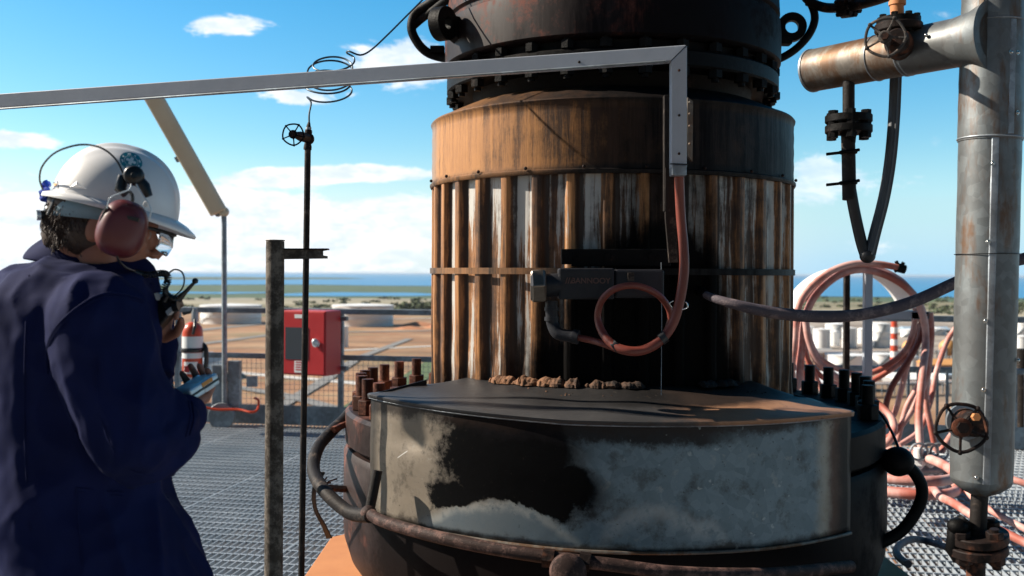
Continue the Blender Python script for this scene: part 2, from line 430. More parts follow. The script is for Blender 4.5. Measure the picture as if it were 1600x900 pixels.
# ------------------------------------------------------------------ storage tanks
def tank(px, base, w, h, label, roof='flat', mt='white', group='white storage tanks on the plain', name='storage_tank', bund=False):
    f = G(px, base); dist = f.y; r = w / FPX * dist / 2; hh = h / FPX * dist
    c = Vector((f.x * (1 + r / dist), f.y + r, GZ))
    t = thing(name, c, label, 'tank', group)
    mb = MB().lathe(c, [(r, 0), (r, hh * .33), (r + .05, hh * .335), (r + .05, hh * .345), (r, hh * .35), (r, hh * .66), (r + .05, hh * .665), (r + .05, hh * .675), (r, hh * .68), (r, hh)], 40)
    mb.build('shell', M[mt], t)
    rh = {'flat': .05, 'cone': .16, 'dome': .4}[roof] * r
    pr = [(r + .25, hh - .3), (r + .25, hh)] + [(r * math.cos(a * math.pi / 16), hh + rh * (math.sin(a * math.pi / 16) if roof == 'dome' else 1 - math.cos(a * math.pi / 16))) for a in range(0, 8)] + [(.01, hh + rh)]
    MB().lathe(c, pr, 40).build('roof', M[mt], t)
    if roof == 'flat' and r > 12:
        rg_ = MB(); rg_.lathe(c, [(r + .5, hh * .93), (r + 1.1, hh * .93), (r + 1.1, hh * .95), (r + .5, hh * .95)], 40); rg_.build('wind_girder', M[mt], t)
    if r > 5:
        st = MB(); k = 26
        for i in range(k):
            a = R(-150) + R(70) * i / k
            p = c + Vector(((r + .6) * math.cos(a), (r + .6) * math.sin(a), hh * (i + .5) / k)); st.box(p, (1.2, 1.2, .25))
        st.build('stairway', M['rail'], t)
    return t
tank(567, 511, 97, 33, 'wide white storage tank on bare brown earth right of the red cabinet', mt='white')
tank(537, 543, 14, 33, 'small narrow white tank with a shadow in front of the wide tank', 'cone')
tank(361, 507, 95, 29, 'wide white storage tank behind the lamp pole', mt='white')
tank(226, 500, 40, 20, 'white storage tank behind the person and handheld radio')
for a in ((1238, 578, 36, 70, 'tall white storage tank just right of the ribbed vessel', 'cone'),
          (1307, 529, 34, 22, 'broad white tank behind the left side of the hose rack', 'cone'),
          (1284, 545, 26, 30, 'white tank between the rack legs, left of the paired tanks', 'cone'),
          (1304, 541, 15, 22, 'small white tank in front of the broad one behind the hoses', 'dome'),
          (1327, 544, 22, 31, 'white tank left of the hose rack post', 'cone'),
          (1347, 537, 13, 22, 'thin white tank next to the hose rack post', 'dome'),
          (1376, 544, 28, 38, 'tall white tank right of the hose rack post', 'cone'),
          (1368, 522, 34, 17, 'far low white tank behind the tall one', 'flat'),
          (1321, 582, 62, 26, 'wide low white tank near the middle rail', 'flat'),
          (1380, 582, 40, 28, 'wide white tank beside the striped chimney', 'flat'),
          (1425, 573, 20, 14, 'small white tank below the orange sphere', 'dome'),
          (1421, 527, 26, 11, 'far small white tank right of the striped chimney', 'cone'),
          (1462, 524, 30, 10, 'far white tank beyond the orange spheres', 'cone'),
          (1262, 527, 20, 16, 'small far white tank at the left of the tank farm', 'cone'),
          (1596, 560, 26, 34, 'white tank glimpsed right of the clad column', 'cone'),
          (1598, 524, 26, 18, 'small white tank far off right of the clad column', 'dome'),
          (1236, 604, 30, 22, 'low white tank at the right edge of the vessel', 'flat'),
          (1300, 597, 44, 13, 'shallow wide white tank below the wide one near the middle rail', 'flat'),
          (1412, 596, 34, 12, 'shallow white tank right of the striped chimney foot', 'flat'),
          (1275, 616, 42, 18, 'low white tank seen above the flange bolts', 'flat'),
          (1345, 612, 46, 16, 'low white tank seen under the middle rail', 'flat')):
    tank(a[0], a[1], a[2], a[3], a[4], a[5], group='white tanks of the refinery')
def sphere_tank(px, py, rpx, base, label):
    g = G(px, base); d_ = g.y; r = rpx / FPX * d_; cz = P(px, py, d_).z
    t = thing('gas_sphere', g, label, 'gas sphere', 'orange gas spheres'); c = Vector((g.x, g.y, cz))
    MB().ball(c, r, nu=28, nv=18).build('sphere', M['sphere_orange'], t)
    for k in range(8):
        a = 2 * math.pi * k / 8 + .2; q = c + Vector((r * .95 * math.cos(a), r * .95 * math.sin(a), 0))
        MB().cyl((q.x, q.y, GZ), (q.x, q.y, cz + .2), .45, n=8).build('leg', M['rail'], t)
M['sphere_orange'] = mat('orange_sphere_paint', lambda T, c: dict(base=T.mix(T.noise(c, .3, 4), (.58, .26, .07), (.70, .38, .14)), rough=T.noise(c, 1) * .2 + .4))
sphere_tank(1422, 543, 12, 566, 'orange gas sphere right of the striped chimney'); sphere_tank(1481, 543, 13, 566, 'orange gas sphere close to the clad column')
# striped chimney
g = G(1397, 586); h_ = 84 / FPX * g.y
t = thing('chimney', g, 'red and white banded chimney among the white tanks', 'chimney')
for k in range(9):
    MB().cyl(g + Vector((0, 0, h_ * k / 9)), g + Vector((0, 0, h_ * (k + 1) / 9)), 1.7 - .05 * k, 1.65 - .05 * k, 20).build('band', M['red_orange'] if k % 2 == 0 else M['white'], t)
# refinery buildings
def building(px, base, w, h, label, wall, roofm, dep=14, name='industrial_building'):
    g = G(px, base); d_ = g.y; W_ = w / FPX * d_; H_ = h / FPX * d_
    t = thing(name, g, label, 'building')
    MB().box(g + Vector((0, dep / 2, H_ / 2)), (W_, dep, H_)).build('wall', wall, t, smooth=0)
    MB().prism([g + Vector((-W_ / 2 - .4, -.4, H_)), g + Vector((-W_ / 2 - .4, dep / 2, H_ + dep * .14)), g + Vector((-W_ / 2 - .4, dep + .4, H_))], (W_ + .8, 0, 0)).build('roof', roofm, t, smooth=0)
    nW = max(2, int(W_ / 5))
    for k in range(nW):
        x = -W_ / 2 + W_ * (k + .5) / nW
        MB().box(g + Vector((x, -.03, H_ * .5)), (W_ / nW * .45, .16, H_ * .28)).build('window', M['glass_dark'], t, smooth=0)
    MB().box(g + Vector((-W_ / 2 + 1.4, -.05, 1.3)), (1.4, .2, 2.6)).build('door', M['rail'], t, smooth=0)
M['tan_wall'] = mat('tan_sheet_wall', base=(.42, .22, .12), rough=.8); M['blue_roof'] = mat('pale_blue_roof', base=(.30, .40, .50), rough=.6)
M['grey_wall'] = mat('grey_wall', base=(.33, .33, .33), rough=.8)
building(1478, 584, 50, 14, 'long orange-brown shed right of the hose rack', M['tan_wall'], M['sphere_orange'])
building(268, 596, 90, 24, 'white low building with pale blue roof behind the extinguisher', M['white'], M['blue_roof'], 30)
building(1430, 602, 60, 9, 'grey pipe house below the orange sphere', M['grey_wall'], M['white'])
building(1290, 560, 30, 8, 'brown pump shed at the foot of the white tanks', M['tan_wall'], M['grey_wall'])
building(1450, 520, 70, 5, 'long dark shed far beyond the orange spheres', M['grey_wall'], M['blue_roof'])
building(1540, 600, 120, 14, 'long white shed behind the clad column', M['white'], M['blue_roof'])
building(1262, 604, 56, 9, 'tan shed beyond the vessel right edge', M['tan_wall'], M['white'])
# pipe rack
for (pa, pb, lab) in (((1230, 566), (1520, 562), 'long pipe rack crossing the tank farm'), ((1225, 626), (1520, 616), 'near pipe rack below the middle rail')):
    a, b = G(*pa), G(*pb); t = thing('pipe_rack', a, lab, 'pipe rack'); dv = (b - a)
    for k in range(6):
        MB().cyl(a + Vector((0, k * .9, 4.5)), b + Vector((0, k * .9, 4.5)), .32, n=8).build('pipe', M[('white', 'rail', 'tan_wall')[k % 3]], t)
    for k in range(16):
        q = a + dv * (k / 15)
        mb = MB(); mb.box(q + Vector((0, -.3, 2.2)), (.35, .35, 4.4)); mb.box(q + Vector((0, 4.9, 2.2)), (.35, .35, 4.4)); mb.box(q + Vector((0, 2.3, 4.05)), (.35, 5.6, .3)); mb.build('frame', M['rail'], t, smooth=0)

# ------------------------------------------------------------------ deck grating
RA = R(10)                                # the deck is turned a little from the view direction
ex = Vector((math.cos(RA), -math.sin(RA), 0)); ey = Vector((math.sin(RA), math.cos(RA), 0))
RM = Matrix((ex, ey, (0, 0, 1))).transposed()
org = Vector((0, 9.4, 0))                 # rail line passes here
mb = MB()
u0, u1, v0, v1 = -7.5, 7.5, -11.5, -.02
k = u0; i = 0
while k < u1:
    mb.box(org + ex * k + ey * (v0 + v1) / 2 + Vector((0, 0, -.016)), (.0045, v1 - v0, .034), RM)
    if i % 25 == 0: mb.box(org + ex * (k + .012) + ey * (v0 + v1) / 2 + Vector((0, 0, -.014)), (.006, v1 - v0, .034), RM)
    k += .04; i += 1
k = v0
while k < v1:
    mb.box(org + ex * (u0 + u1) / 2 + ey * k + Vector((0, 0, -.0035)), (u1 - u0, .013, .009), RM); k += .12
M['grating'] = mat('galvanised_grating', lambda T, c: dict(base=T.mix(T.noise(c, 2.2, 7), (.21, .26, .31), (.50, .54, .58)), rough=T.noise(c, 9) * .2 + .45, metal=T.noise(c, 3) * .5))
o = mb.build('deck', M['grating'], smooth=0); tag(o, kind='structure')
mb = MB()
for k in range(-7, 8, 2): mb.box(org + ex * k + ey * (v0 + v1) / 2 + Vector((0, 0, -.16)), (.14, v1 - v0, .24), RM)
for k in (-1.2, -4.2, -7.2, -10.2): mb.box(org + ey * k + Vector((0, 0, -.2)), (u1 - u0, .12, .3), RM)
o = mb.build('deck_frame', M['pipe_dark'], smooth=0); tag(o, kind='structure')
# plated maintenance floor one level down, and the tower it hangs on
o = MB().box(org + ey * (-5.7) + Vector((0, 0, -3.2)), (15, 11.4, .05), RM).build('lower_deck', M['pipe_dark'], smooth=0); tag(o, kind='structure')

# ------------------------------------------------------------------ railings
def railing(ua, ub, posts, label, mesh=True, balusters=None):
    t = thing('railing', org + ex * ua, label, 'railing')
    def at(u, z, off=0): return org + ex * u + ey * off + Vector((0, 0, z))
    L = ub - ua; mid = (ua + ub) / 2
    MB().box(at(mid, 1.12), (L, .055, .055), RM).build('top_rail', M['rail'], t, smooth=0, bevel=.006)
    MB().box(at(mid, .67), (L, .045, .05), RM).build('middle_rail', M['rail'], t, smooth=0, bevel=.006)
    MB().box(at(mid, .095, -.01), (L, .012, .19), RM).build('kick_plate', M['rail'], t, smooth=0)
    for u in posts:
        mb = MB().box(at(u, .56, .04), (.05, .05, 1.12), RM); mb.box(at(u, .006, .02), (.12, .14, .012), RM); mb.build('post', M['rail'], t, smooth=0, bevel=.004)
    if mesh:
        mb = MB(); u = ua
        while u < ub: mb.box(at(u, .43, -.03), (.003, .003, .48), RM); u += .05
        z = .2
        while z < .67: mb.box(at(mid, z, -.03), (L, .003, .003), RM); z += .05
        mb.build('wire_mesh', M['rail'], t, smooth=0)
    if balusters:
        u = balusters[0]
        while u < balusters[1]:
            MB().box(at(u, .43, -.03), (.022, .012, .48), RM).build('baluster', M['rail'], t, smooth=0); u += .08
    return t
railing(-7.4, .9, (-6.9, -5.2, -3.42, -1.7, .1), 'galvanised railing with wire mesh behind the lamp pole and red cabinet')
railing(.98, 7.4, (1.05, 2.65, 4.3, 5.9, 7.3), 'galvanised railing with upright bars behind the hose rack', False, (3.55, 7.0))

# ------------------------------------------------------------------ thin sea air
hzb = MB().box((0, 18000, GZ - 1 + 27), (60000, 44000, 54)).build('haze', None, smooth=0); tag(hzb, kind='stuff')
HM = bpy.data.materials.new('haze'); HM.use_nodes = True; HM.node_tree.nodes.clear()
pv = HM.node_tree.nodes.new('ShaderNodeVolumePrincipled'); pv.inputs['Density'].default_value = .00003; pv.inputs['Color'].default_value = (.82, .90, 1, 1); pv.inputs['Anisotropy'].default_value = .2
mo = HM.node_tree.nodes.new('ShaderNodeOutputMaterial'); HM.node_tree.links.new(pv.outputs[0], mo.inputs['Volume']); hzb.data.materials.append(HM)
# ================================================================== THE VESSEL
VC = Vector((.391, 4.0, 0)); VR = .712
def vp(r, deg, z):
    """point round the vessel axis; deg 0 faces the camera, positive to the right"""
    a = R(deg); return VC + Vector((r * math.sin(a), -r * math.cos(a), z))
vessel = thing('process_vessel', VC, 'tall soot-blackened steel vessel with rusty ribbed cladding and bolted flanges', 'vessel')
def polar(T, c):
    x, y, z = T.xyz(c); return x.f('ARCTAN2', y * -1.0) * (180 / math.pi), z        # degrees as in vp, height
def drum_soot_shade(T, c, th, z):
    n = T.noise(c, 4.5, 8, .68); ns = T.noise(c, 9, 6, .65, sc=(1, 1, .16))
    # burnt around and below the fittings, with shade painted in, right of centre
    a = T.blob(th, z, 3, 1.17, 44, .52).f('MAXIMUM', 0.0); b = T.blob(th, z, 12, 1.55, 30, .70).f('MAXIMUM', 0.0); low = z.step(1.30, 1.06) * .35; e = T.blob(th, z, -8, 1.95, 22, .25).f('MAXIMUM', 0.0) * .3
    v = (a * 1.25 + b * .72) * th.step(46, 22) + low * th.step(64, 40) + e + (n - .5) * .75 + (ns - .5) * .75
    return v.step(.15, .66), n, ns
def ribbed(T, c):
    th, z = polar(T, c)
    soot, n, ns = drum_soot_shade(T, c, th, z)  # soot also carries the painted shade of the drum
    fr = (th * (36 / 360.0) + .12).f('FRACT')
    crest = (fr - .5).f('ABSOLUTE').step(.10, .26)                      # 0 at rib crest, 1 in the flat
    streak = T.noise(c, 26, 6, .75, sc=(1, 1, .06)).step(.30, .70); blot = T.noise(c, 7, 7, .7)
    pale = T.mix(n, (.44, .43, .41), (.60, .59, .56))
    rusty = T.mix(streak * .6 + blot * .5, (.11, .036, .012), (.54, .25, .085))
    side = (fr - .62).f('ABSOLUTE').step(.2, .02) * .25
    k = (crest * (1 - z.step(1.9, 1.5) * .35) * 1.0 + (streak - .5) * 1.5 + (n - .5) * .9 + side * -1.0 - .32 + th.step(-20, -75) * -.22).step(.12, .55)
    base = T.mix(k, rusty, pale)
    rib_right = (fr - .74).f('ABSOLUTE').step(.13, .03)                        # dark strip on the right of every rib
    base = T.mix(((1.0 - streak) * .55 + rib_right * .55 + (blot - .5) * 1.1 + th.step(-60, -10) * .15 + z.step(1.5, 1.1) * .15).step(.22, .70) * .94, base, (.022, .009, .0045))
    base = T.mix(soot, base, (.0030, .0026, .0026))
    return dict(base=base, spec=(1.0 - soot) * .4 + .05, rough=soot * .15 + n * .25 + .36, metal=k * (1.0 - soot) * .35, h=streak + n, hs=.25)
def band_fn(T, c):
    th, z = polar(T, c)
    soot, n, ns = drum_soot_shade(T, c, th, z)
    streak = T.noise(c, 30, 7, .75, sc=(1, 1, .05)).step(.28, .72); fine = T.noise(c, 120, 3, .6)
    base = T.mix(n * .7 + streak * .35 + th.step(-30, -70) * .2 - .1, (.14, .05, .016), (.58, .28, .095))
    base = T.mix(th.step(28, 62) * .6 * streak.step(.3, .6), base, (.17, .19, .19))
    base = T.mix(th.step(-68, -82) * .7, base, (.22, .21, .2))
    base = T.mix(((1.0 - streak) * .5 + (n - .5) * 1.2 + fine * .2 + th.step(-50, 0) * .45 + z.step(2.0, 2.09) * .2).step(.35, .85) * .92, base, (.022, .010, .006))
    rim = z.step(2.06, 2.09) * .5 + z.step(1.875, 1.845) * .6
    right = th.step(-30, 16) * .66 + (streak - .5) * .5  # cast shadow painted in: the band darkens towards the right
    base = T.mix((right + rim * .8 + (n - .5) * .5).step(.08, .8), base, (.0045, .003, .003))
    return dict(base=base, spec=(1.0 - right.cl()) * .4 + .02, rough=n * .3 + .40, metal=(1.0 - right.cl()) * .2, h=streak + fine * .4, hs=.2)
M['ribbed'] = mat('scorched_shaded_ribbed_sheet', ribbed); M['band'] = mat('scorched_shaded_plain_sheet', band_fn)

# ribbed cladding
def rib(a, h):
    # lathe angle a: 0 = +X ; convert to vp degrees
    d_ = (math.degrees(a) + 90) / 10.0 + .12
    fr = abs((d_ % 1.0) - .5)
    k = max(0.0, min(1.0, (.225 - fr) / .13))
    k = k * k * (3 - 2 * k)
    wob = .0022 * mnoise.noise(Vector((math.cos(a) * 3, math.sin(a) * 3, h * 3)))
    low = max(0.0, (1.30 - h) / .24)
    dent = .014 * low * mnoise.noise(Vector((math.cos(a) * 9, math.sin(a) * 9, h * 7)))
    return .026 * k + wob + dent
zs = [1.02 + (1.845 - 1.02) * i / 34 for i in range(35)]
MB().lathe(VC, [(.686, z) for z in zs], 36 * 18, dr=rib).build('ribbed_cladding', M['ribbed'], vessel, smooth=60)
# plain band with rolled rims
bz0, bz1 = 1.845, 2.083
pr = [(.700, bz0 - .012), (.716, bz0 - .012), (.7195, bz0 - .006), (.7195, bz0 + .002), (.712, bz0 + .006)] + [(.712 - .0015 * (i % 2), bz0 + .01 + (bz1 - bz0 - .02) * i / 8) for i in range(9)] + [(.7155, bz1 - .006), (.717, bz1), (.712, bz1 + .006), (.700, bz1 + .007)]
def bandwob(a, h): return .003 * mnoise.noise(Vector((math.cos(a) * 2.5, math.sin(a) * 2.5, h * 4)))
MB().lathe(VC, pr, 160, dr=bandwob).build('plain_band', M['band'], vessel, smooth=50)
mb = MB()
for k in range(22):
    p = vp(.7215, k * 360 / 22 + 4, bz0 + .010); mb.ball(p, .0062, nu=8, nv=6)
mb.build('rivets', M['iron'], vessel)
# waist strap
M['strap'] = mat('rusty_strap', band_fn)
MB().lathe(VC, [(.714, 1.497), (.7185, 1.497), (.7185, 1.519), (.714, 1.519)], 144).build('waist_strap', M['strap'], vessel)
MB().lathe(VC, [(.71, 2.088), (.66, 2.112), (.585, 2.146), (.56, 2.150), (.53, 2.150)], 120).build('top_lid', M['band'], vessel)
# neck and flare-tip ring above
mb = MB().lathe(VC, [(.53, 2.10), (.535, 2.15), (.552, 2.20), (.56, 2.24)], 96); mb.build('neck', M['iron_black'], vessel)
MB().lathe(VC, [(.55, 2.205), (.648, 2.205), (.655, 2.212), (.655, 2.258), (.648, 2.265), (.55, 2.265)], 120).build('lower_ring_flange', M['iron_black'], vessel)
MB().lathe(VC, [(.60, 2.265), (.612, 2.268), (.612, 2.30), (.60, 2.304)], 96).build('gasket', M['iron_black'], vessel)
up = MB().lathe(VC, [(.60, 2.304), (.652, 2.304), (.662, 2.312), (.664, 2.42), (.660, 2.470), (.646, 2.478), (.646, 2.492), (.658, 2.50), (.655, 2.56), (.64, 2.75), (.64, 2.80), (.70, 2.82), (.70, 2.92), (.64, 2.94), (.62, 3.7), (.60, 3.72), (.58, 3.7), (.58, 3.0)], 120)
up = up.build('upper_ring', M['flare'], vessel, smooth=50)
for k in range(30):
    mb = MB(); a = k * 12 + 5
    mb.cyl(vp(.635, a, 2.165), vp(.635, a, 2.33), .0125, n=8)
    mb.hexa(vp(.635, a, 2.178), vp(.635, a, 2.205), .026); mb.hexa(vp(.635, a, 2.268), vp(.635, a, 2.296), .024)
    tag(mb.build('stud_bolt', M['iron_black'], vessel, smooth=30))
# lifting lugs
def lug(deg, z, r_out, ro, ri, th_, skew=0):
    c = vp(r_out, deg, z); rad = (c - VC - Vector((0, 0, z))).normalized(); tan = Vector((-rad.y, rad.x, 0))
    # plate standing upright in the radial plane with a round eye
    d_ = Matrix.Rotation(R(skew), 3, 'Z'); rad = d_ @ rad; tan = d_ @ tan
    n = 28; outer = []; inner = []
    for k in range(n):
        a = 2 * math.pi * k / n; o_ = Vector((math.cos(a), math.sin(a)))
        outer.append(c + rad * o_.x * ro + Vector((0, 0, o_.y * ro))); inner.append(c + rad * o_.x * ri + Vector((0, 0, o_.y * ri)))
    mb = MB(); h = tan * th_ / 2
    vs = [p - h for p in outer] + [p - h for p in inner] + [p + h for p in outer] + [p + h for p in inner]; fs = []
    for k in range(n):
        j = (k + 1) % n
        fs += [(k, j, n + j, n + k), (2 * n + k, 3 * n + k, 3 * n + j, 2 * n + j), (k, 2 * n + k, 2 * n + j, j), (n + k, n + j, 3 * n + j, 3 * n + k)]
    mb.add(vs, fs)
    b0 = c - rad * ro * .80; L = (r_out - .62)
    mb.prism([b0 + Vector((0, 0, ro * .6)) - h * .98, b0 + Vector((0, 0, -ro * .6)) - h * .98, b0 - rad * L + Vector((0, 0, -ro * 1.1)) - h * .98, b0 - rad * L + Vector((0, 0, ro * .8)) - h * .98], h * 1.96)
    return mb.build('lifting_lug', M['iron_black'], vessel, bevel=.003)
lug(-62, 2.415, .735, .062, .022, .05, 30)
lug(92, 2.50, .735, .058, .026, .04, -10)
lug(180, 2.45, .74, .06, .025, .045)

# lower flange
def body_fn(T, c):
    r = iron_fn((.022, .010, .008), (.15, .052, .036), .5, 4)(T, c); th, z = polar(T, c); n = T.noise(c, 5, 7, .7)
    k = (th + (n - .5) * 34.0).step(-66, -52) * 1.0
    return dict(base=T.mix(k, r['base'], (.008, .006, .006)), spec=(1.0 - k) * .25 + .05, rough=r['rough'], h=n, hs=.5)
M['sooty_body'] = mat('sooty_rust_body', body_fn)
mb = MB().lathe(VC, [(.74, .98), (1.03, .98), (1.043, .968), (1.043, .862), (1.03, .85), (1.0, .85)], 144)
mb.build('upper_flange', M['sooty_body'], vessel, smooth=40)
mb = MB().lathe(VC, [(1.0, .838), (1.035, .838), (1.048, .82), (1.05, .60), (1.045, .50), (1.02, .42), (.98, .36), (.95, .325), (.90, .31)], 144)
mb.build('lower_body', M['sooty_body'], vessel, smooth=50)
MB().lathe(VC, [(.97, .84), (1.0, .845), (1.0, .85)], 96).build('flange_gasket', M['iron_black'], vessel)
fl = [o for o in vessel.children if o.name.startswith('upper_flange')][0]
for k in range(46):
    a = k * 360 / 46 + 2
    if a < 64 or a > 310: continue
    b = MB().cyl(vp(.985, a, .98), vp(.985, a, 1.107 + .004 * math.sin(k * 7)), .0215, n=14); 
    bo = b.build('flange_bolt', M['iron_red'] if math.sin(R(a)) < 0 else M['iron_black'], vessel, smooth=30)
    nb = MB(); nb.hexa(vp(.985, a, .981), vp(.985, a, 1.035), .037)
    nb.build('nut', M['iron_red'] if math.sin(R(a)) < 0 else M['iron_black'], bo, smooth=30, bevel=.003)

def hs_lid(r): return 1.069 + .058 - (r - .70) * .17
# insulation lumps where the ribbed sheet is torn at its foot
M['lump'] = mat('charred_insulation', lambda T, c: dict(base=T.mix((T.noise(c, 16, 7, .7) + T.xyz(c)[0] * -.55).step(.42, .85), (.004, .003, .003), (.24, .11, .05)), rough=T.noise(c, 9) * .1 + .8, h=T.noise(c, 60, 6, .7), hs=.9, hd=.008))  # sunlit left end painted lighter in the colour
mb = MB(); rq = random.Random(5)
def torn(a0, a1, r0, seed):
    """a crumpled, curled strip of torn sheet, arched between the ribs"""
    K = int((a1 - a0) * 6); J = 9; b = MB(); vs = []
    for k in range(K + 1):
        a = a0 + (a1 - a0) * k / K; e = min(1, min(k, K - k) / 5)
        arch = abs(math.sin(math.pi * (a + seed) / 7.6)) ** .5
        rho = (.006 + r0 * (.45 + .75 * arch) + .008 * mnoise.noise(Vector((a * .4, seed, 0)))) * (.35 + .65 * e)
        for q in range(J + 1):
            f_ = R(185 - 215 * q / J * (1 + .12 * mnoise.noise(Vector((a * 1.1, seed, 3)))))
            p = vp(.722 - rho * .9 * math.cos(f_), a, 1.126 + rho * .8 * math.sin(f_))
            n_ = mnoise.noise(p * 34); p += (p - vp(.722, a, 1.126)) * (.38 * n_ + .30 * mnoise.noise(p * 95))
            vs.append(p)
    b.add(vs, [(k * (J + 1) + q, k * (J + 1) + q + 1, (k + 1) * (J + 1) + q + 1, (k + 1) * (J + 1) + q) for k in range(K) for q in range(J)])
    b.build('torn_insulation', M['lump'], vessel, smooth=35)
torn(-40, -29, .018, 1); torn(-30, -13, .022, 2); torn(-12, 4, .016, 3); torn(19, 32, .015, 6)
for k in range(50):
    a = rq.uniform(-42, 34); r_ = rq.uniform(.74, .83); p = vp(r_, a, hs_lid(r_)); s_ = rq.uniform(.0015, .005)
    b = MB().ball(p, (s_, s_ * .8, s_ * .5), Matrix.Rotation(rq.uniform(0, 3), 3, 'Z'), 7, 5)
    for q in b.v: q += (q - p) * .6 * mnoise.noise(q * 300)
    mb.add(b.v, b.f)
tag(mb.build('crumbs', M['lump'], vessel), kind='stuff')

# heat shield over the front of the flange (curved sheet box with a sloping lid)
SA0, SA1, SR = -51.2, 38.5, 1.095
def shield(T, c):
    th, z = polar(T, c)
    n = T.noise(c, 5, 9, .7); mott = T.noise(c, 13, 8, .72); nf = T.noise(c, 26, 7, .7); sp = T.xyz(T.voro(c, 38))[0]; big = T.noise(c, 2.4, 5, .6, .8)
    tn = th + (big - .5) * 12.0 + (nf - .5) * 6.0; zn = z + (n - .5) * .16 + (nf - .5) * .05
    blue = T.mix(n * .5 + sp * .25 + nf * .25, (.065, .102, .128), (.25, .325, .37))
    tan = T.mix(nf * .6 + n * .4, (.15, .12, .088), (.36, .31, .25))
    base = T.mix(tn.step(-16, -26), blue, tan)  # tan sunlit left and blue sky reflection right painted into the colour
    base = T.mix(mott.step(.50, .66) * .55, base, (.028, .024, .020)); base = T.mix(mott.step(.42, .32) * .35, base, (.42, .42, .39))
    # wave of wiped pale dust along the foot
    arc1 = (big - .5) * .16 + z - (th - (-24.0)) * (th - (-24.0)) * -.00055 - .805 + (n - .5) * .06      # 0 on the crest of the wave
    foot = arc1.step(.03, -.02) * th.step(-44, -38) * th.step(-1, -8)
    arc2 = (big - .5) * .20 + z - (th - 3.5) * (th - 3.5) * -.0009 - .80 + (n - .5) * .05
    halo = (nf * .6 + mott * .4).step(.36, .56) * arc2.f('ABSOLUTE').step(.045, .0) * th.step(-8, -5) * th.step(14, 11)
    base = T.mix(halo * .5, base, (.42, .44, .44))
    # black burn in the middle
    burn = T.blob(tn, zn, -22.5, .95, 10.5, .20); burn2 = T.blob(tn, zn, -17, .845, 9, .09); burn3 = T.blob(tn, zn, -31, .81, 5, .06)
    bk = burn.f('MAXIMUM', burn2).f('MAXIMUM', burn3)
    bk = (bk - foot * .8 + (nf - .5) * .45 + (mott - .5) * .5)
    base = T.mix(bk.step(-.36, .0) * .55, base, (.020, .019, .020)); base = T.mix(bk.step(-.16, .18), base, (.0028, .0028, .0032))
    pale = T.mix(nf * .7 + n * .3, (.18, .23, .26), (.52, .50, .45))
    edge = (nf * .5 + mott * .5).step(.36, .54) * arc1.f('ABSOLUTE').step(.035, .0)
    scr = ((th + 42.3) * .012 - (z - .918)).f('ABSOLUTE').step(.0022, .0006) * (th + 42.3).f('ABSOLUTE').step(1.3, .9)
    base = T.mix(scr * .8, base, (.7, .7, .68))
    base = T.mix(foot * (1.0 - bk.step(-.1, .1)) * .85, base, T.mix(edge, (.13, .17, .20), pale))
    # brown scorched right end, bright border before it
    rb = (th + (n - .5) * 5.0)
    base = T.mix(rb.step(28.5, 32.0) * rb.step(34.5, 32.5) * .6, base, (.42, .36, .27))
    base = T.mix(rb.step(31.5, 34) * .9, base, (.085, .036, .017)); base = T.mix(rb.step(33.2, 37), base, (.005, .004, .0035))
    # burnt top and bottom rims
    base = T.mix(zn.step(.985, 1.02) * th.step(-30, -24) * th.step(20, 8) * .95, base, (.008, .007, .008))
    base = T.mix((zn.step(1.015, 1.055) * .9 + zn.step(.715, .685) * .8).cl(), base, (.018, .012, .010))
    base = T.mix(th.step(-47.5, -50.5) * .8, base, (.015, .015, .016))
    spots = T.noise(c, 75, 3, .5); base = T.mix(spots.step(.69, .74) * .6, base, (.02, .017, .014))
    spl = T.noise(c, 42, 2, .4); base = T.mix(spl.step(.70, .76) * rb.step(-8, 2) * rb.step(30, 27) * .45, base, (.44, .48, .48))
    return dict(base=base, rough=n * .30 + .36, spec=(1.0 - bk.step(-.02, .13)) * .35 + .06, metal=(1.0 - bk.step(-.02, .13)) * .4, h=n + nf * .5, hs=.25, hd=.006)
M['shield'] = mat('scorched_shield_sheet', shield)
def lidf(T, c):
    th, z = polar(T, c); n = T.noise(c, 6, 8, .7); nf = T.noise(c, 50, 5, .7); st = T.noise(c, 14, 6, .65)
    w = (th + (n - .5) * 22.0).step(4, 15)  # brown right side is glancing sunlight painted into the colour
    base = T.mix(w * (.6 + n * .6), T.mix(n, (.018, .019, .022), (.055, .052, .052)), T.mix(st, (.22, .10, .05), (.50, .27, .15)))
    x, y, z2 = T.xyz(c); rr_ = (x * x + y * y).f('SQRT')
    base = T.mix((rr_ + (n - .5) * .10).step(.98, .91) * .95 * (.55 + th.step(-15, 5) * .45), base, (.005, .004, .004))
    base = T.mix(nf.step(.66, .75) * .5, base, (.4, .33, .26)); base = T.mix(st.step(.58, .7) * .6, base, (.03, .022, .018))
    return dict(base=base, rough=n * .3 + .38, metal=n * 0 + .1, h=st + nf * .6, hs=.35)
M['lid'] = mat('scorched_lid_sheet', lidf)
def srad(th):   # the sheet is not a perfect arc
    return SR + .006 * math.sin(th * .09) + .004 * mnoise.noise(Vector((th * .08, 1, 1)))
na = 90; hs_zt = 1.069; hs_zb = .688
sh = MB(); rows = [(1.000, hs_zb), (1.0, hs_zb + .004)]
zz = [hs_zb + (hs_zt - hs_zb) * i / 18 for i in range(19)]
vs = []; fs = []
def tilt(th): return .027 * max(0, (-th - 12) / 40.0)      # left end stands a little higher
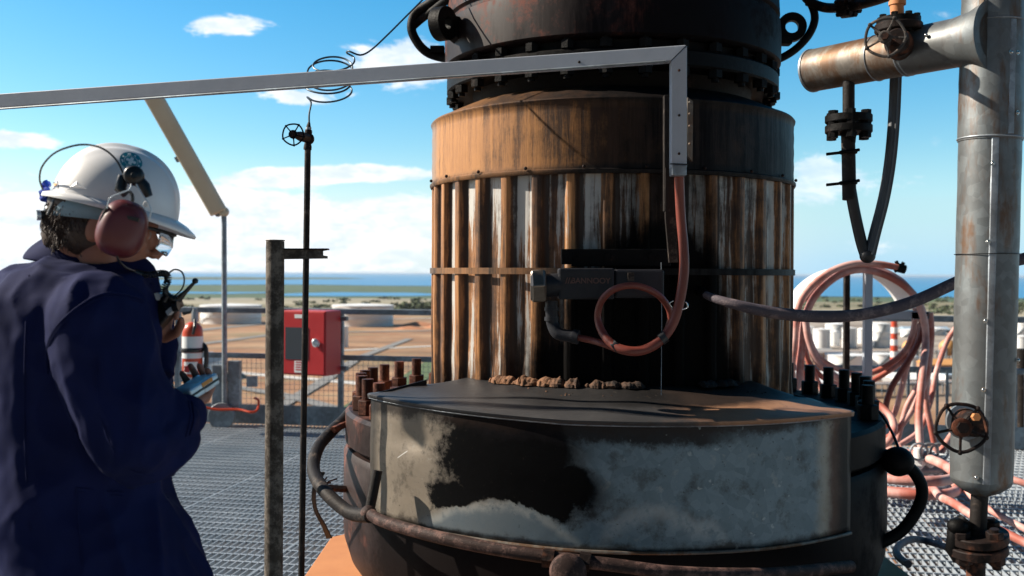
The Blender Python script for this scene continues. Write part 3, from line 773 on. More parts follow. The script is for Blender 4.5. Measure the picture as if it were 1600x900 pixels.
for j, z in enumerate(zz):
    for i in range(na + 1):
        th = SA0 + (SA1 - SA0) * i / na
        dz = tilt(th)
        rad = srad(th) + .004 * mnoise.noise(Vector((th * .05, z * 7, 4))) * math.sin(math.pi * j / 18) - .012 * math.exp(-((th + 40) / 4) ** 2 - ((z - .95) / .03) ** 2)
        vs.append(vp(rad, th, z + dz * (1 if j > 9 else .6)))
for j in range(18):
    for i in range(na): fs.append((j * (na + 1) + i, j * (na + 1) + i + 1, (j + 1) * (na + 1) + i + 1, (j + 1) * (na + 1) + i))
sh.add(vs, fs)
# return ends going back to the flange
for th, sg in ((SA0, 1), (SA1, -1)):
    dz = tilt(th); mbq = [vp(srad(th), th, hs_zb + dz * .6), vp(srad(th), th, hs_zt + dz), vp(.88, th + sg * 0, hs_zt + dz + .035), vp(.88, th, hs_zb + dz * .6)]
    sh.prism(mbq, vp(1, th + 90, 0) * 0 + (vp(1, th + .2, 0) - vp(1, th, 0)) * .9)
shield_o = sh.build('heat_shield', M['shield'], vessel, smooth=50)
so_ = shield_o.modifiers.new('thickness', 'SOLIDIFY'); so_.thickness = .002
# lid
vs = []; fs = []; prof = [(1.102, -.014), (1.104, .0), (1.098, .004), (1.02, .012), (.95, .022), (.88, .031), (.80, .041), (.74, .050), (.700, .057)]
for j, (r_, h_) in enumerate(prof):
    for i in range(na + 1):
        th = SA0 - .4 + (SA1 - SA0 + .8) * i / na
        w = r_ / 1.1; rr_ = r_ + (srad(th) - SR) * (1 if r_ > 1 else .3)
        dz = tilt(th) * max(0, (r_ - .70) / .4) + .010 * mnoise.noise(Vector((th * .06, r_ * 9, 2))) * (1 if r_ < 1.05 else .2)
        vs.append(vp(rr_, th, hs_zt + h_ + dz))
for j in range(len(prof) - 1):
    for i in range(na): fs.append((j * (na + 1) + i, j * (na + 1) + i + 1, (j + 1) * (na + 1) + i + 1, (j + 1) * (na + 1) + i))
lo = MB().add(vs, fs).build('lid', M['lid'], shield_o, smooth=50)
q = lo.modifiers.new('thickness', 'SOLIDIFY'); q.thickness = .003
for zq, nm, mt in ((hs_zb - .002, 'bottom_edge', 'iron_red'), ):
    MB().tube([vp(srad(SA0 + (SA1 - SA0) * i / 60) + .003, SA0 + (SA1 - SA0) * i / 60, zq + tilt(SA0 + (SA1 - SA0) * i / 60) * .6) for i in range(61)], .0055, 8).build(nm, M['galv_clad_warm'], shield_o)
    MB().tube([vp(srad(SA0 + (SA1 - SA0) * i / 60) + .004, SA0 + (SA1 - SA0) * i / 60, hs_zt - .012 + tilt(SA0 + (SA1 - SA0) * i / 60)) for i in range(61)], .0035, 8).build('top_edge', M['galv'] , shield_o)
# foundation plate (orange painted) and pedestal
ped = thing('base_plate', VC + Vector((0, 0, 0)), 'orange painted many-sided base plate under the vessel', 'base plate')
n = 8
MB().prism([vp(1.30, k * 45 + 22.5, .27) for k in range(n)], (0, 0, .035)).build('plate', M['orange'], ped, smooth=0, bevel=.004)
for k in range(8):
    a = k * 45
    MB().prism([vp(1.14, a, 0) + (vp(1, a + 90, 0) - VC) * -.012, vp(.8, a, 0) + (vp(1, a + 90, 0) - VC) * -.012, vp(.8, a, .268) + (vp(1, a + 90, 0) - VC) * -.012, vp(1.14, a, .268) + (vp(1, a + 90, 0) - VC) * -.012], (vp(1, a + 90, 0) - VC) * .024).build('web', M['orange'], ped, smooth=0)
MB().lathe(VC, [(.96, .0), (.96, .268)], 64).build('skirt', M['iron_red'], ped)
for a in (-82, -60):
    mb = MB(); 
    for s_ in (-1, 1): pass

# ring pipes round the vessel --------------------------------------------------
t = thing('burner_pipe', vp(1.15, -50, .7), 'brown coated pipe looping at the lower left and running under the heat shield', 'pipe')
pts = [(520, 672, 3.75), (497, 700, 3.6), (490, 735, 3.45), (508, 768, 3.3), (545, 800, 3.2), (585, 806, 3.10)]
front = [vp(1.165, th, 0) for th in range(-52, 8, 5)]
path = [P(556, 632, 3.95), P(538, 655, 3.85)] + [P(*p) for p in pts[:-1]]
MB().tube(smooth_path(path + [P(578, 806, 3.12)], 8), .0225, 14).build('loop', M['pipe_dark'], t)
fp = [P(575, 800, 3.14), P(600, 815, 3.05), P(680, 838, 2.9), P(770, 857, 2.82), P(860, 871, 2.78), P(960, 883, 2.76), P(1060, 895, 2.76), P(1200, 897, 2.85), P(1330, 885, 3.05)]
MB().tube(smooth_path(fp, 10), .0185, 16).build('front_run', M['pipe_brown'], t)
MB().cyl(P(577, 800, 3.14), P(590, 735, 3.16), .016, n=12).build('riser', M['pipe_dark'], t)
MB().ball(P(576, 802, 3.13), .026).build('elbow', M['pipe_brown'], t)
mb = MB(); c = P(887, 893, 2.73)
mb.lathe(c, [(.0, .055), (.030, .055), (.047, .045), (.050, .03), (.044, .026), (.044, .018), (.050, .012), (.050, -.02), (.03, -.05)], 32, axis=Vector((0, -1, .25)))
mb.build('union', M['pipe_brown'], t)
MB().cyl(P(848, 871, 2.775), P(866, 873, 2.77), .027, n=6).build('nut', M['iron'], t); MB().cyl(P(905, 876, 2.765), P(922, 879, 2.76), .027, n=6).build('nut', M['iron'], t)
t = thing('pipe_loop', P(1370, 860, 3.7), 'dark pipe loop with a round boss at the lower right of the vessel', 'pipe')
MB().tube(PP([(1340, 862, 3.5), (1372, 850, 3.5), (1410, 828, 3.5), (1436, 790, 3.5), (1440, 760, 3.5), (1424, 733, 3.5), (1400, 716, 3.5)]), [.021] * 49, 14).build('loop', M['iron_black'], t)
mb = MB().ball(P(1403, 721, 3.5), (.056, .05, .052)); mb.cyl(P(1370, 714, 3.62), P(1403, 721, 3.5), .035); mb.build('boss', M['iron_black'], t)
tag(MB().tube(PP([(1340, 628, 3.6), (1372, 642, 3.6), (1392, 672, 3.55), (1404, 700, 3.5)]), .005, 8).build('cable', M['black_plastic']), 'thin dark cable bending down to the round boss at the right of the vessel', 'cable')
t = thing('frayed_cable', P(510, 838, 3.7), 'frayed dark cable hanging from the looped pipe at lower left', 'cable')
for k in range(4):
    e = k * 2.2
    MB().tube(PP([(500 + e, 738, 3.5), (489 + e * .6, 765, 3.52), (491 + e * .5, 795, 3.6), (503 + e * .7, 820, 3.65), (511 + e, 840, 3.7)]), .0042, 6).build('strand', M['black_plastic'], t)
for dx, dy in ((14, -6), (20, 4), (24, -12), (8, -14)):
    MB().tube([P(503, 760, 3.5), P(503 + dx * .5, 760 + dy * .7, 3.5), P(503 + dx, 760 + dy, 3.5)], .003, 6).build('frayed_end', M['iron_red'], t)
t = thing('bracket', P(530, 762, 3.55), 'red-brown flat bracket bridging the loop and the vessel side', 'bracket')
MB().tube([P(506, 762, 3.5), P(552, 765, 3.75)], .012, 4).build('bar', M['iron_red'], t); MB().tube([P(520, 672, 3.7), P(556, 655, 3.9)], .013, 6).build('arm', M['iron_red'], t)

# upper left and right steam ring pipes
t = thing('steam_pipe', P(640, 40, 3.9), 'black curved double pipe left of the upper ring', 'pipe')
MB().tube(PP([(740, -62, 3.75), (700, -20, 3.85), (676, 2, 3.95), (650, 20, 4.0), (643, 44, 4.0), (652, 66, 4.0), (668, 82, 4.0), (692, 90, 4.0), (720, 92, 3.95)]), .0185, 14).build('outer_pipe', M['iron_black'], t)
MB().tube(PP([(760, -48, 3.75), (710, -10, 3.85), (680, 14, 3.95), (660, 28, 4.0), (646, 40, 4.0)]), .017, 14).build('inner_pipe', M['iron_black'], t)
MB().prism([P(672, 71, 3.97), P(694, 71, 3.97), P(694, 81, 3.97), P(672, 81, 3.97)], (0, .04, 0)).build('tab', M['iron_black'], t, smooth=0)
t = thing('steam_pipe', P(1270, 40, 4.0), 'black curved pipe right of the upper ring joined to a flanged header', 'pipe')
MB().tube(PP([(1250, -60, 4.0), (1254, -12, 4.0), (1268, 8, 4.0), (1273, 30, 4.0), (1264, 54, 4.0), (1244, 76, 4.0), (1222, 90, 4.0), (1200, 98, 4.0)]), .016, 14).build('curved_pipe', M['iron_black'], t)
MB().tube(PP([(1262, 2, 4.0), (1290, 12, 3.95), (1330, 10, 3.8), (1375, -2, 3.6), (1412, -16, 3.45)]), .019, 14).build('header', M['iron'], t)
mb = MB(); ax = (P(1335, 9, 3.8) - P(1315, 12, 3.86)).normalized(); c = P(1325, 10, 3.82)
mb.cyl(c - ax * .022, c - ax * .002, .042, n=28); mb.cyl(c + ax * .002, c + ax * .022, .042, n=28); u, w = perp(ax)
for k in range(8):
    q = c + .033 * (math.cos(k * .785 + .3) * u + math.sin(k * .785 + .3) * w); mb.hexa(q - ax * .036, q + ax * .036, .0105)
mb.build('flange', M['iron'], t, smooth=30)
MB().prism([P(1208, 58, 3.9), P(1238, 58, 3.9), P(1238, 68, 3.9), P(1208, 68, 3.9)], (0, .05, 0)).build('tab', M['iron_black'], t, smooth=0)

# ================================================================== CHANNEL BEAM AND FITTINGS ON THE DRUM
bt = thing('cable_channel', P(1060, 300, 2.95), 'pale galvanised box channel crossing the sky and turning down in front of the drum', 'cable channel')
a = P(1073, 70, 2.86); aL = P(-60, 148, 3.38); 
def quadbeam(tl, tr, bl, br, dep, name):
    mb = MB(); back = Vector((0, dep, 0))
    mb.add([tl, tr, br, bl, tl + back, tr + back, br + back, bl + back], [(0, 1, 2, 3), (7, 6, 5, 4), (0, 4, 5, 1), (1, 5, 6, 2), (2, 6, 7, 3), (3, 7, 4, 0)])
    return mb.build(name, M['beam'], bt, smooth=0, bevel=.0025)
quadbeam(P(-60, 150.5, 3.42), P(1073, 70, 2.86), P(-60, 172, 3.42), P(1049, 94.5, 2.87), .045, 'long_arm')
quadbeam(P(1049.3, 95.2, 2.87), P(1073.6, 71.2, 2.86), P(1049, 262, 2.90), P(1073.2, 262, 2.90), .04, 'down_leg')
for px, py, dd in ((300, 141, 3.235), (640, 116, 3.06), (905, 97, 2.93), (1061, 110, 2.855), (1061, 180, 2.87), (1061, 240, 2.885)):
    p_ = P(px, py, dd); MB().ball(p_ + Vector((0, -.001, 0)), (.0042, .003, .0042), nu=10, nv=6).build('screw', M['iron'], bt)
# inner lip of the channel: darker recess strip on its underside
mb = MB(); mb.tube([P(0, 170.2, 3.375) , P(1040, 95.4, 2.868)], .0035, 6); mb.build('lip', M['rail'], bt)
mb = MB(); mb.prism([P(1050, 258, 2.893), P(1073, 258, 2.893), P(1073, 274, 2.893), P(1050, 274, 2.893)], (0, .05, 0)); mb.build('end_cap', M['galv'], bt, smooth=0, bevel=.002)
mb = MB(); mb.tube([P(1047, 256, 2.885), P(1075, 257, 2.885)], .0022, 6); mb.build('tie_wire', M['black_plastic'], bt)
mb = MB(); mb.prism([P(1038, 148, 2.97), P(1049, 148, 2.97), P(1049, 330, 3.0), P(1038, 330, 3.0)], (0, .03, 0)); mb.build('backing_angle', M['pipe_dark'], bt, smooth=0, bevel=.002)
mb = MB(); mb.prism([P(1074.5, 152, 2.95), P(1083, 158, 2.95), P(1082, 252, 2.97), P(1074.5, 243, 2.97)], (0, .02, 0))
for y in (160, 178, 197, 225): mb.ball(P(1078, y, 2.945), .0045, nu=8, nv=6)
mb.build('perforated_strip', M['galv_clad_warm'], bt, smooth=30)
mb = MB(); mb.prism([P(1040, 262, 2.98), P(1052, 272, 2.98), P(1056, 330, 3.0), P(1060, 410, 3.03), P(1046, 410, 3.03), P(1040, 340, 3.0)], (0, .02, 0)); mb.build('lower_angle', M['pipe_dark'], bt, smooth=0)
tag(MB().tube([P(1033, 410, 3.1), P(1034, 500, 3.1), P(1033, 618, 3.05)], .0010, 6).build('tie_wire', M['galv']), 'thin bright straight wire hanging below the black instrument housing', 'wire')

# instrument: actuator on a back plate
it = thing('actuator', P(940, 445, 3.1), 'black cylindrical actuator with hexagonal end cap bolted across the ribbed drum', 'actuator')
D_ = 3.10
def bx(x0, y0, x1, y1, d0, dep, name, mt, bev=.003, par=None):
    return MB().prism([P(x0, y0, d0), P(x1, y0, d0), P(x1, y1, d0), P(x0, y1, d0)], (0, dep, 0)).build(name, M[mt], par or it, smooth=0, bevel=bev)
bpl = bx(893, 389, 1048, 416, 3.17, .02, 'back_plate', 'iron_black'); bx(877, 389, 895, 413, 3.165, .035, 'bracket', 'iron_black')
for x in (908, 1018, 950): MB().cyl(P(x, 400, 3.168), P(x, 400, 3.155), .011, n=6).build('bolt', M['iron_black'], bpl)
M['act'] = mat('dark_blue_grey_casting', lambda T, c: dict(base=T.mix(T.noise(c, 9, 7, .7), (.008, .009, .012), (.032, .033, .040)), spec=T.noise(c, 9) * 0 + .25, rough=T.noise(c, 20) * .3 + .3, h=T.noise(c, 60, 5), hs=.3))
M['act_plate'] = mat('dark_nameplate', lambda T, c: dict(base=T.mix(T.noise(c, 30, 6, .7), (.010, .012, .018), (.03, .03, .032)), spec=T.noise(c, 9) * 0 + .25, rough=T.noise(c, 20) * .2 + .35))
bx(873, 419, 960, 468, 3.06, .10, 'valve_block', 'act', .006)
bx(960.5, 421, 1038, 466, 3.075, .09, 'side_block', 'act', .008)
bx(876, 423, 957, 465, 3.0575, .002, 'nameplate', 'act_plate', 0)
# raised lettering on the nameplate
def text(body, c, size, mt, parent, ex_, up_, ext=.0006, name='lettering', bold=False):
    cd = bpy.data.curves.new('text', 'FONT'); cd.body = body; cd.size = size; cd.extrude = ext; cd.align_x = 'CENTER'; cd.align_y = 'CENTER'
    if bold: cd.offset = size * .02
    to = bpy.data.objects.new('text', cd); col.objects.link(to)
    dg = bpy.context.evaluated_depsgraph_get(); me = bpy.data.meshes.new_from_object(to.evaluated_get(dg)); bpy.data.objects.remove(to)
    ex_ = ex_.normalized(); up_ = (up_ - ex_ * up_.dot(ex_)).normalized(); nz = ex_.cross(up_)
    off = Vector((0, 0, 0)); q_ = parent
    while q_ is not None: off += q_.location; q_ = q_.parent
    for v in me.vertices: v.co = c + ex_ * v.co.x + up_ * v.co.y + nz * v.co.z - off
    o_ = bpy.data.objects.new(name, me); col.objects.link(o_); o_.parent = parent; me.materials.clear(); me.materials.append(M[mt]); return o_
M['faint'] = mat('worn_red_brown_letters', base=(.10, .045, .035), rough=.5)
npl = [o for o in it.children if o.name.startswith('nameplate')][0]
text('BANNOOY', P(923, 439, 3.0562), .024, 'faint', npl, Vector((1, 0, 0)), Vector((0, 0, 1)), bold=True); text('///', P(889, 439, 3.0562), .026, 'faint', npl, Vector((1, 0, 0)), Vector((0, 0, 1)), bold=True)
bx(981, 426, 991, 439, 3.068, .007, 'catch', 'pipe_dark', .001)
capc = P(840, 447, 3.09); ax = Vector((1, 0, 0))
hx = MB(); hx.tube([P(829, 447, 3.09), P(833, 447, 3.09), P(849, 446, 3.09), P(853, 446, 3.09)], [.050, .0575, .0575, .050], 6); 
M['cap'] = mat('burnished_hex_cap', lambda T, c: dict(base=T.mix(T.noise(c, 30, 6, .7), (.10, .075, .055), (.34, .29, .24)), rough=T.noise(c, 20) * .2 + .25, metal=T.noise(c, 9) * 0 + .8))
hx.build('end_cap', M['cap'], it, smooth=20, bevel=.004)
MB().tube([P(853, 446, 3.09), P(878, 445, 3.09)], .036, 24).build('collar', M['act'], it)
mb = MB().tube(PP([(862, 470, 3.1), (862, 492, 3.1), (864, 508, 3.1), (872, 521, 3.09), (890, 525, 3.08), (902, 527, 3.07)], 3.1), .0195, 14); mb.build('conduit_elbow', M['act'], it)
for y in (483, 498): MB().cyl(P(862, y - 3, 3.1), P(862, y + 3, 3.1), .0225, n=16).build('conduit_ring', M['act'], it)
MB().cyl(P(895, 525.5, 3.075), P(904, 527, 3.07), .0225, n=16).build('gland', M['act'], it)
# red hose with its coil
pth = [(1061, 262, 2.93), (1062, 300, 2.95), (1064, 340, 2.96), (1068, 385, 2.96), (1069, 420, 2.96), (1065, 455, 2.96), (1057, 490, 2.96), (1046, 515, 2.96), (1028, 535, 2.95), (1005, 547, 2.95), (980, 548, 2.95), (957, 538, 2.97), (941, 519, 3.0), (934, 495, 3.02), (940, 470, 3.0), (958, 453, 2.98), (985, 446, 2.97), (1010, 451, 2.98), (1033, 465, 3.0), (1047, 488, 3.02), (1044, 512, 3.03), (1028, 534, 3.02), (1000, 549, 3.0), (975, 549, 3.0), (945, 538, 3.02), (925, 532, 3.05), (902, 527, 3.07)]
hp = smooth_path([P(*p) for p in pth], 8); N_ = len(hp)
t = thing('red_hose', P(1061, 262, 2.93), 'red hose dropping from the channel and coiled once in front of the sooty drum', 'hose')
MB().tube(hp, [.0145 - .0042 * max(0, min(1, (i / N_ - .38) / .14)) for i in range(N_)], 14).build('hose', M['red_hose'], t)
for (x, y, d_) in ((1036, 528, 2.95), (961, 541, 2.97)):
    MB().cyl(P(x - 4, y + 3, d_), P(x + 4, y - 3, d_), .0185, n=14).build('tape', M['black_plastic'], t)
mb = MB(); mb.tube(PP([(1050, 480, 2.93), (1046, 474, 2.92), (1052, 470, 2.92)]), .0018, 6); mb.tube(PP([(1066, 484, 2.93), (1074, 481, 2.92), (1074, 475, 2.92), (1071, 472, 2.92)]), .0018, 6); mb.build('clip', M['rivet'], t)
# grey lead from the drum to the clad column
t = thing('grey_conduit', P(1110, 463, 3.2), 'mottled grey-violet conduit sagging from the drum to the clad column', 'conduit')
MB().tube(PP([(1096, 456, 3.35), (1112, 465, 3.25), (1150, 476, 3.2), (1200, 487, 3.2), (1260, 494, 3.2), (1320, 494, 3.2), (1370, 487, 3.2), (1430, 470, 3.2), (1497, 440, 3.2), (1560, 414, 3.2), (1640, 396, 3.2)]), [.0105 + .009 * min(1, i / 24) for i in range(81)], 14).build('conduit', M['grey_hose'], t)
MB().tube(PP([(1090, 452, 3.37), (1104, 461, 3.29)]), .016, 10).build('gland', M['iron_black'], t)
# ================================================================== HAND WHEELS AND VALVES
def handwheel(parent, c, ax, Rw, rr, mt, ns=5, a0=0.0, hub=.2):
    ax = Vector(ax).normalized(); u, w = perp(ax); Rw = Rw * RS[0]
    wb = MB(); n = 60; amp = Rw * .07
    wb.tube([c + (Rw + amp * math.cos(ns * (2 * math.pi * k / n - a0)) * .35) * (math.cos(2 * math.pi * k / n) * u + math.sin(2 * math.pi * k / n) * w) for k in range(n)], rr, 8, closed=True)
    for k in range(ns):
        a = a0 + 2 * math.pi * k / ns; q = c + Rw * (math.cos(a) * u + math.sin(a) * w); wb.ball(q + (q - c) * .05, rr * 1.45, nu=10, nv=6)
    rim = wb.build('hand_wheel', M[mt], parent)
    for k in range(ns):
        a = a0 + 2 * math.pi * k / ns; d_ = math.cos(a) * u + math.sin(a) * w
        MB().tube([c + d_ * Rw * hub * .8 + ax * rr * .5, c + d_ * Rw * .55 - ax * rr * .4, c + d_ * Rw * .99], [rr * 1.15, rr * .8, rr * .8], 8).build('spoke', M[mt], rim)
    MB().tube([c - ax * rr * 1.6, c - ax * rr * 1.2, c + ax * rr * 1.4, c + ax * rr * 1.8], [q / RS[0] for q in (Rw * hub * .8, Rw * hub, Rw * hub, Rw * hub * .8)], 24).build('hub', M['iron_red'] if mt == 'iron' else M[mt], rim)
    MB().hexa(c + ax * rr * 1.8, c + ax * rr * 4.2, Rw * hub * .62 / RS[0]).build('nut', M['iron'], rim, smooth=20)
    return rim

# ================================================================== CLAD COLUMN AND BRANCH
KD = .85; P_ = P
def P(px, py, d): return P_(px, py, d * KD)
RS[0] = KD
CD = 3.0
ctop = P(1556, -130, CD); cbot = P(1533, 748, CD); cr_ = .0885
cs_ = cr_ * KD
def colpt(py, off=0): 
    t = (py + 130) / 878.0; return ctop.lerp(cbot, t)
cax = (cbot - ctop).normalized()
ct = thing('clad_pipe', P(1533, 765, CD), 'upright galvanised clad pipe with riveted seams at the right edge', 'clad pipe')
mb = MB(); n = 40
ys = [-130, -60, 0, 66]
def colring(mb, y0, y1, r):
    K = 14; mb.tube([colpt(y0 + (y1 - y0) * k / K) for k in range(K + 1)], [r + .0006 * math.sin(k * 2.1) for k in range(K + 1)], 64)
mb = MB(); colring(mb, -130, 40, cr_ + .001); mb.build('upper_cladding', M['galv_clad'], ct)
mb = MB(); colring(mb, 39, 221, cr_ + .0022); mb.build('middle_cladding', M['galv_clad'], ct)
mb = MB(); colring(mb, 216, 748, cr_ - .001); mb.build('lower_cladding', M['galv_clad'], ct)
for y in (38, 217.5):
    mb = MB(); mb.torus(colpt(y), cax, cr_ + .002, .0028, 64, 8); mb.build('seam_bead', M['galv'], ct)
# lap seams: raised strips following the pipe
def lap(y0, y1, deg, wdeg, r):
    u = Vector((1, 0, 0)); w = Vector((0, -1, 0)); mb = MB(); vs = []; K = 12
    for k in range(K + 1):
        c = colpt(y0 + (y1 - y0) * k / K)
        for j in range(7):
            a = R(deg - wdeg / 2 + wdeg * j / 6); vs.append(c + (r * KD + (.0018 if 0 < j < 6 else -.001)) * (math.sin(a) * u + math.cos(a) * w))
    mb.add(vs, [(k * 7 + j, k * 7 + j + 1, (k + 1) * 7 + j + 1, (k + 1) * 7 + j) for k in range(K) for j in range(6)])
    mb.build('lap_seam', M['galv'] if y0 > 30 else M['galv_clad_warm'], ct)
lap(41, 215, 12, 14, cr_ + .0022); lap(219, 748, -16, 15, cr_ - .0008); lap(-130, 37, -46, 12, cr_ + .001)
def screw(px, py, parent):
    # drop a screw head on the cladding under this part of the pipe
    c = colpt(py); ux = (px - (1556 - 23 * (py + 130) / 878)) / 45.5; ux = max(-.97, min(.97, ux)); a = math.asin(ux)
    nrm = Vector((math.sin(a), -math.cos(a), 0)); p = c + nrm * (cs_ + .002)
    mb = MB(); mb.cyl(p, p + nrm * .0015, .0072, n=14); mb.ball(p + nrm * .002, .0048, nu=10, nv=6); mb.build('screw', M['rivet'], parent, smooth=30)
for s_ in ((1556, 92), (1567, 92), (1567, 183), (1530, 260), (1524, 379), (1520, 499), (1517, 604), (1508, 738), (1574, 560)): screw(*s_, ct)
cb = MB(); e = colpt(748); cb.tube([e, e + cax * .012, e + cax * .030, e + cax * .040], [cr_ - .001, cr_ - .006, .055, .030], 48); cb.build('bottom_cone', M['galv_clad'], ct)
tag(MB().torus(colpt(397), (cax + Vector((.03, 0, 0))), cr_ + .002, .0013, 60, 6).build('tie_wire', M['black_plastic'], ct))
# branch
b0 = P(1269, 110.5, 3.46); b1 = P(1515, 63, 3.0); bax = (b1 - b0).normalized(); br = .0725
b1 = b1 + bax * .06
bb = MB(); L = (b1 - b0).length
bb.tube([b0.lerp(b1, k / 10) for k in range(11)], br, 48); bo = bb.build('branch', M['branch'] if 'branch' in M else M['galv_clad_warm'], ct)
mb = MB(); mb.tube([b0 - bax * .003, b0 + bax * .004], br + .0025, 48); mb.build('end_cap', M['galv'], bo, bevel=.001)
mb = MB(); q0 = b0 + bax * L * .56; mb.tube([q0, b1], br + .002, 48); mb.build('collar_sheet', M['galv_clad'], bo)
for f_, r_ in ((.40, .0022), (.56, .0032), (.58, .0028)):
    MB().torus(b0 + bax * L * f_, bax, br + .001, r_, 48, 8).build('bead', M['galv'], bo)
MB().tube([b1 - bax * .095, b1 - bax * .09, b1 - bax * .045, b1 - bax * .0], [br + .0025, br + .0035, br + .012, br + .034], 48).build('mitre_collar', M['galv_clad'], bo)
for px, py in ((1447, 55), (1533, 52)):
    p = P(px, py, 3.0 if px > 1500 else 3.03); MB().ball(p, .006, nu=10, nv=6).build('screw', M['rivet'], bo)
# valve with hand wheel over the branch
vt = thing('gate_valve', P(1404, 70, 3.08), 'rusty gate valve with round hand wheel in front of the clad branch', 'valve')
wc = P(1383, 58, 2.92); vax = Vector((-.42, -.88, -.02)).normalized()
handwheel(vt, wc, vax, .0555, .0046, 'iron_w', a0=.5, hub=.36) if 'iron_w' in M else None
M['iron_w'] = mat('worn_iron_wheel', iron_fn((.05, .047, .046), (.18, .13, .10), .5, 30))
handwheel(vt, wc, vax, .0555, .0044, 'iron_w', a0=.5, hub=.34)
bc = P(1406, 72, 3.10)
MB().tube([wc - vax * .005, wc - vax * .06, bc], [.010, .012, .02], 12).build('stem', M['iron'], vt)
MB().tube([bc + vax * .11, bc + vax * .09, bc + vax * .05, bc + vax * .045, bc - vax * .02], [.026, .034, .034, .042, .042], 32).build('bonnet', M['iron'], vt, smooth=30)
MB().lathe(P(1404, 44, 3.12), [(0, -.012), (.07, -.012), (.072, -.009), (.072, .009), (.07, .012), (0, .012)], 40).build('flange', M['iron'], vt, smooth=30)
MB().lathe(P(1404, 34, 3.12), [(0, -.008), (.066, -.008), (.066, .010), (0, .010)], 40).build('flange', M['iron_black'], vt, smooth=30)
for k in range(8):
    a = k * .785 + .2; q = P(1404, 40, 3.12) + Vector((.046 * math.cos(a), .046 * math.sin(a), 0))
    MB().hexa(q + Vector((0, 0, -.024)), q + Vector((0, 0, .027)), .0105).build('bolt', M['iron_black'], vt, smooth=20)
MB().tube(PP([(1404, 48, 3.12), (1402, 22, 3.12), (1401, -8, 3.12), (1404, -40, 3.14)]), .0205, 20).build('orange_pipe', M['orange_rust'] if 'orange_rust' in M else M['orange'], vt)
MB().cyl(P(1402, 8, 3.12), P(1402, 2, 3.12), .026, n=24).build('weld_ring', M['orange'], vt)
# drop leg with flange and V hose
dt = thing('drop_leg', P(1325, 180, 3.30), 'dark drop leg with a bolted flange pair under the clad branch', 'pipe')
MB().cyl(P(1326, 118, 3.32), P(1326, 184, 3.32), .0195, n=20).build('upper_pipe', M['pipe_dark'], dt)
for y in (186, 202):
    f_ = MB().lathe(P(1326, y, 3.32), [(0, -.0125), (.074, -.0125), (.076, -.010), (.076, .010), (.074, .0125), (0, .0125)], 40).build('flange', M['iron_black'], dt, smooth=30)
for k in range(6):
    a = k * 1.047 + .3; q = P(1326, 194, 3.32) + Vector((.051 * math.cos(a), .051 * math.sin(a), 0))
    MB().hexa(q + Vector((0, 0, -.042)), q + Vector((0, 0, .036)), .0165).build('bolt', M['iron_black'], dt, smooth=20)
MB().lathe(P(1326, 214, 3.32), [(.03, .02), (.024, 0), (.022, -.02)], 24).build('weld_neck', M['iron_black'], dt)
MB().tube([P(1325, 212, 3.32), P(1326, 250, 3.32), P(1327, 312, 3.31)], .0225, 16).build('hose_stub', M['pipe_dark'], dt)
for y in (238, 286):
    mb = MB(); mb.torus(P(1325, y, 3.315), (0, 0, 1), .0245, .0062, 28, 8); mb.tube([P(1291, y + 3, 3.30), P(1318, y, 3.29)], .0055, 6); mb.tube([P(1332, y - 2, 3.29), P(1342, y - 4, 3.3)], .006, 6); mb.build('clamp', M['iron_black'], dt)
ht = thing('flexible_hose', P(1356, 405, 3.3), 'dark ribbed hose hanging in a sharp V below the clad branch', 'hose')
MB().tube(PP([(1329, 296, 3.31), (1335, 330, 3.31), (1345, 375, 3.31), (1352, 398, 3.305)]), .0185, 16).build('black_limb', M['black_hose'], ht)
MB().ball(P(1355.5, 400, 3.30), (.026, .022, .024)).build('bend', M['black_hose'], ht)
lb = smooth_path([P(1359, 398, 3.30), P(1367, 365, 3.31), P(1381, 310, 3.32), P(1391, 250, 3.33), P(1397, 180, 3.34), P(1400, 105, 3.35)], 8)
MB().tube(lb, .0188, 20).build('grey_limb', M['grey_ribbed'], ht)
for k in (-1, 0, 1):
    MB().tube([p + Vector((k * .0105, -.0168 + abs(k) * .0045, 0)) for p in lb], .0030, 6).build('rib', M['grey_ribbed'], ht)
# lower valve and flange of the column
vt = thing('gate_valve', P(1505, 668, 2.85), 'rusty gate valve with hand wheel on the lower end of the clad column', 'valve')
wc = P(1502, 668, 2.76); vax = Vector((-.18, -.96, .10)).normalized()
handwheel(vt, wc, vax, .066, .0050, 'iron', a0=.25, hub=.40)
bc = P(1516, 662, 2.90)
MB().tube([wc - vax * .004, bc], [.010, .014], 12).build('stem', M['iron'], vt)
MB().tube([bc + vax * .05, bc + vax * .045, bc, bc - vax * .06], [.030, .036, .036, .046], 32).build('bonnet', M['iron'], vt, smooth=30)
MB().lathe(bc + Vector((0, .03, 0)), [(.040, -.01), (.052, -.01), (.052, .01), (.040, .01)], 40, axis=vax).build('escutcheon', M['galv'], vt)
q = wc + Vector((.022, -.02, .028)); MB().hexa(q, q + vax * .02, .011).build('gland_nut', M['orange'], vt, smooth=20)
pt = thing('flanged_drain', P(1526, 870, 3.0), 'short pipe ending in a big rusty bolted flange below the clad column', 'pipe')
MB().cyl(P(1532, 748, 3.0), P(1528, 826, 3.0), .0245, n=24).build('pipe', M['pipe_dark'], pt)
fax = Vector((-.12, -.10, 1)).normalized()
for c, r_, h_ in ((P(1528, 838, 3.0), .086, .014), (P(1527, 856, 3.0), .086, .014)):
    MB().lathe(c, [(0, -h_), (r_ - .003, -h_), (r_, -h_ + .003), (r_, h_ - .003), (r_ - .003, h_), (0, h_)], 48, axis=fax).build('flange', M['iron'], pt, smooth=30)
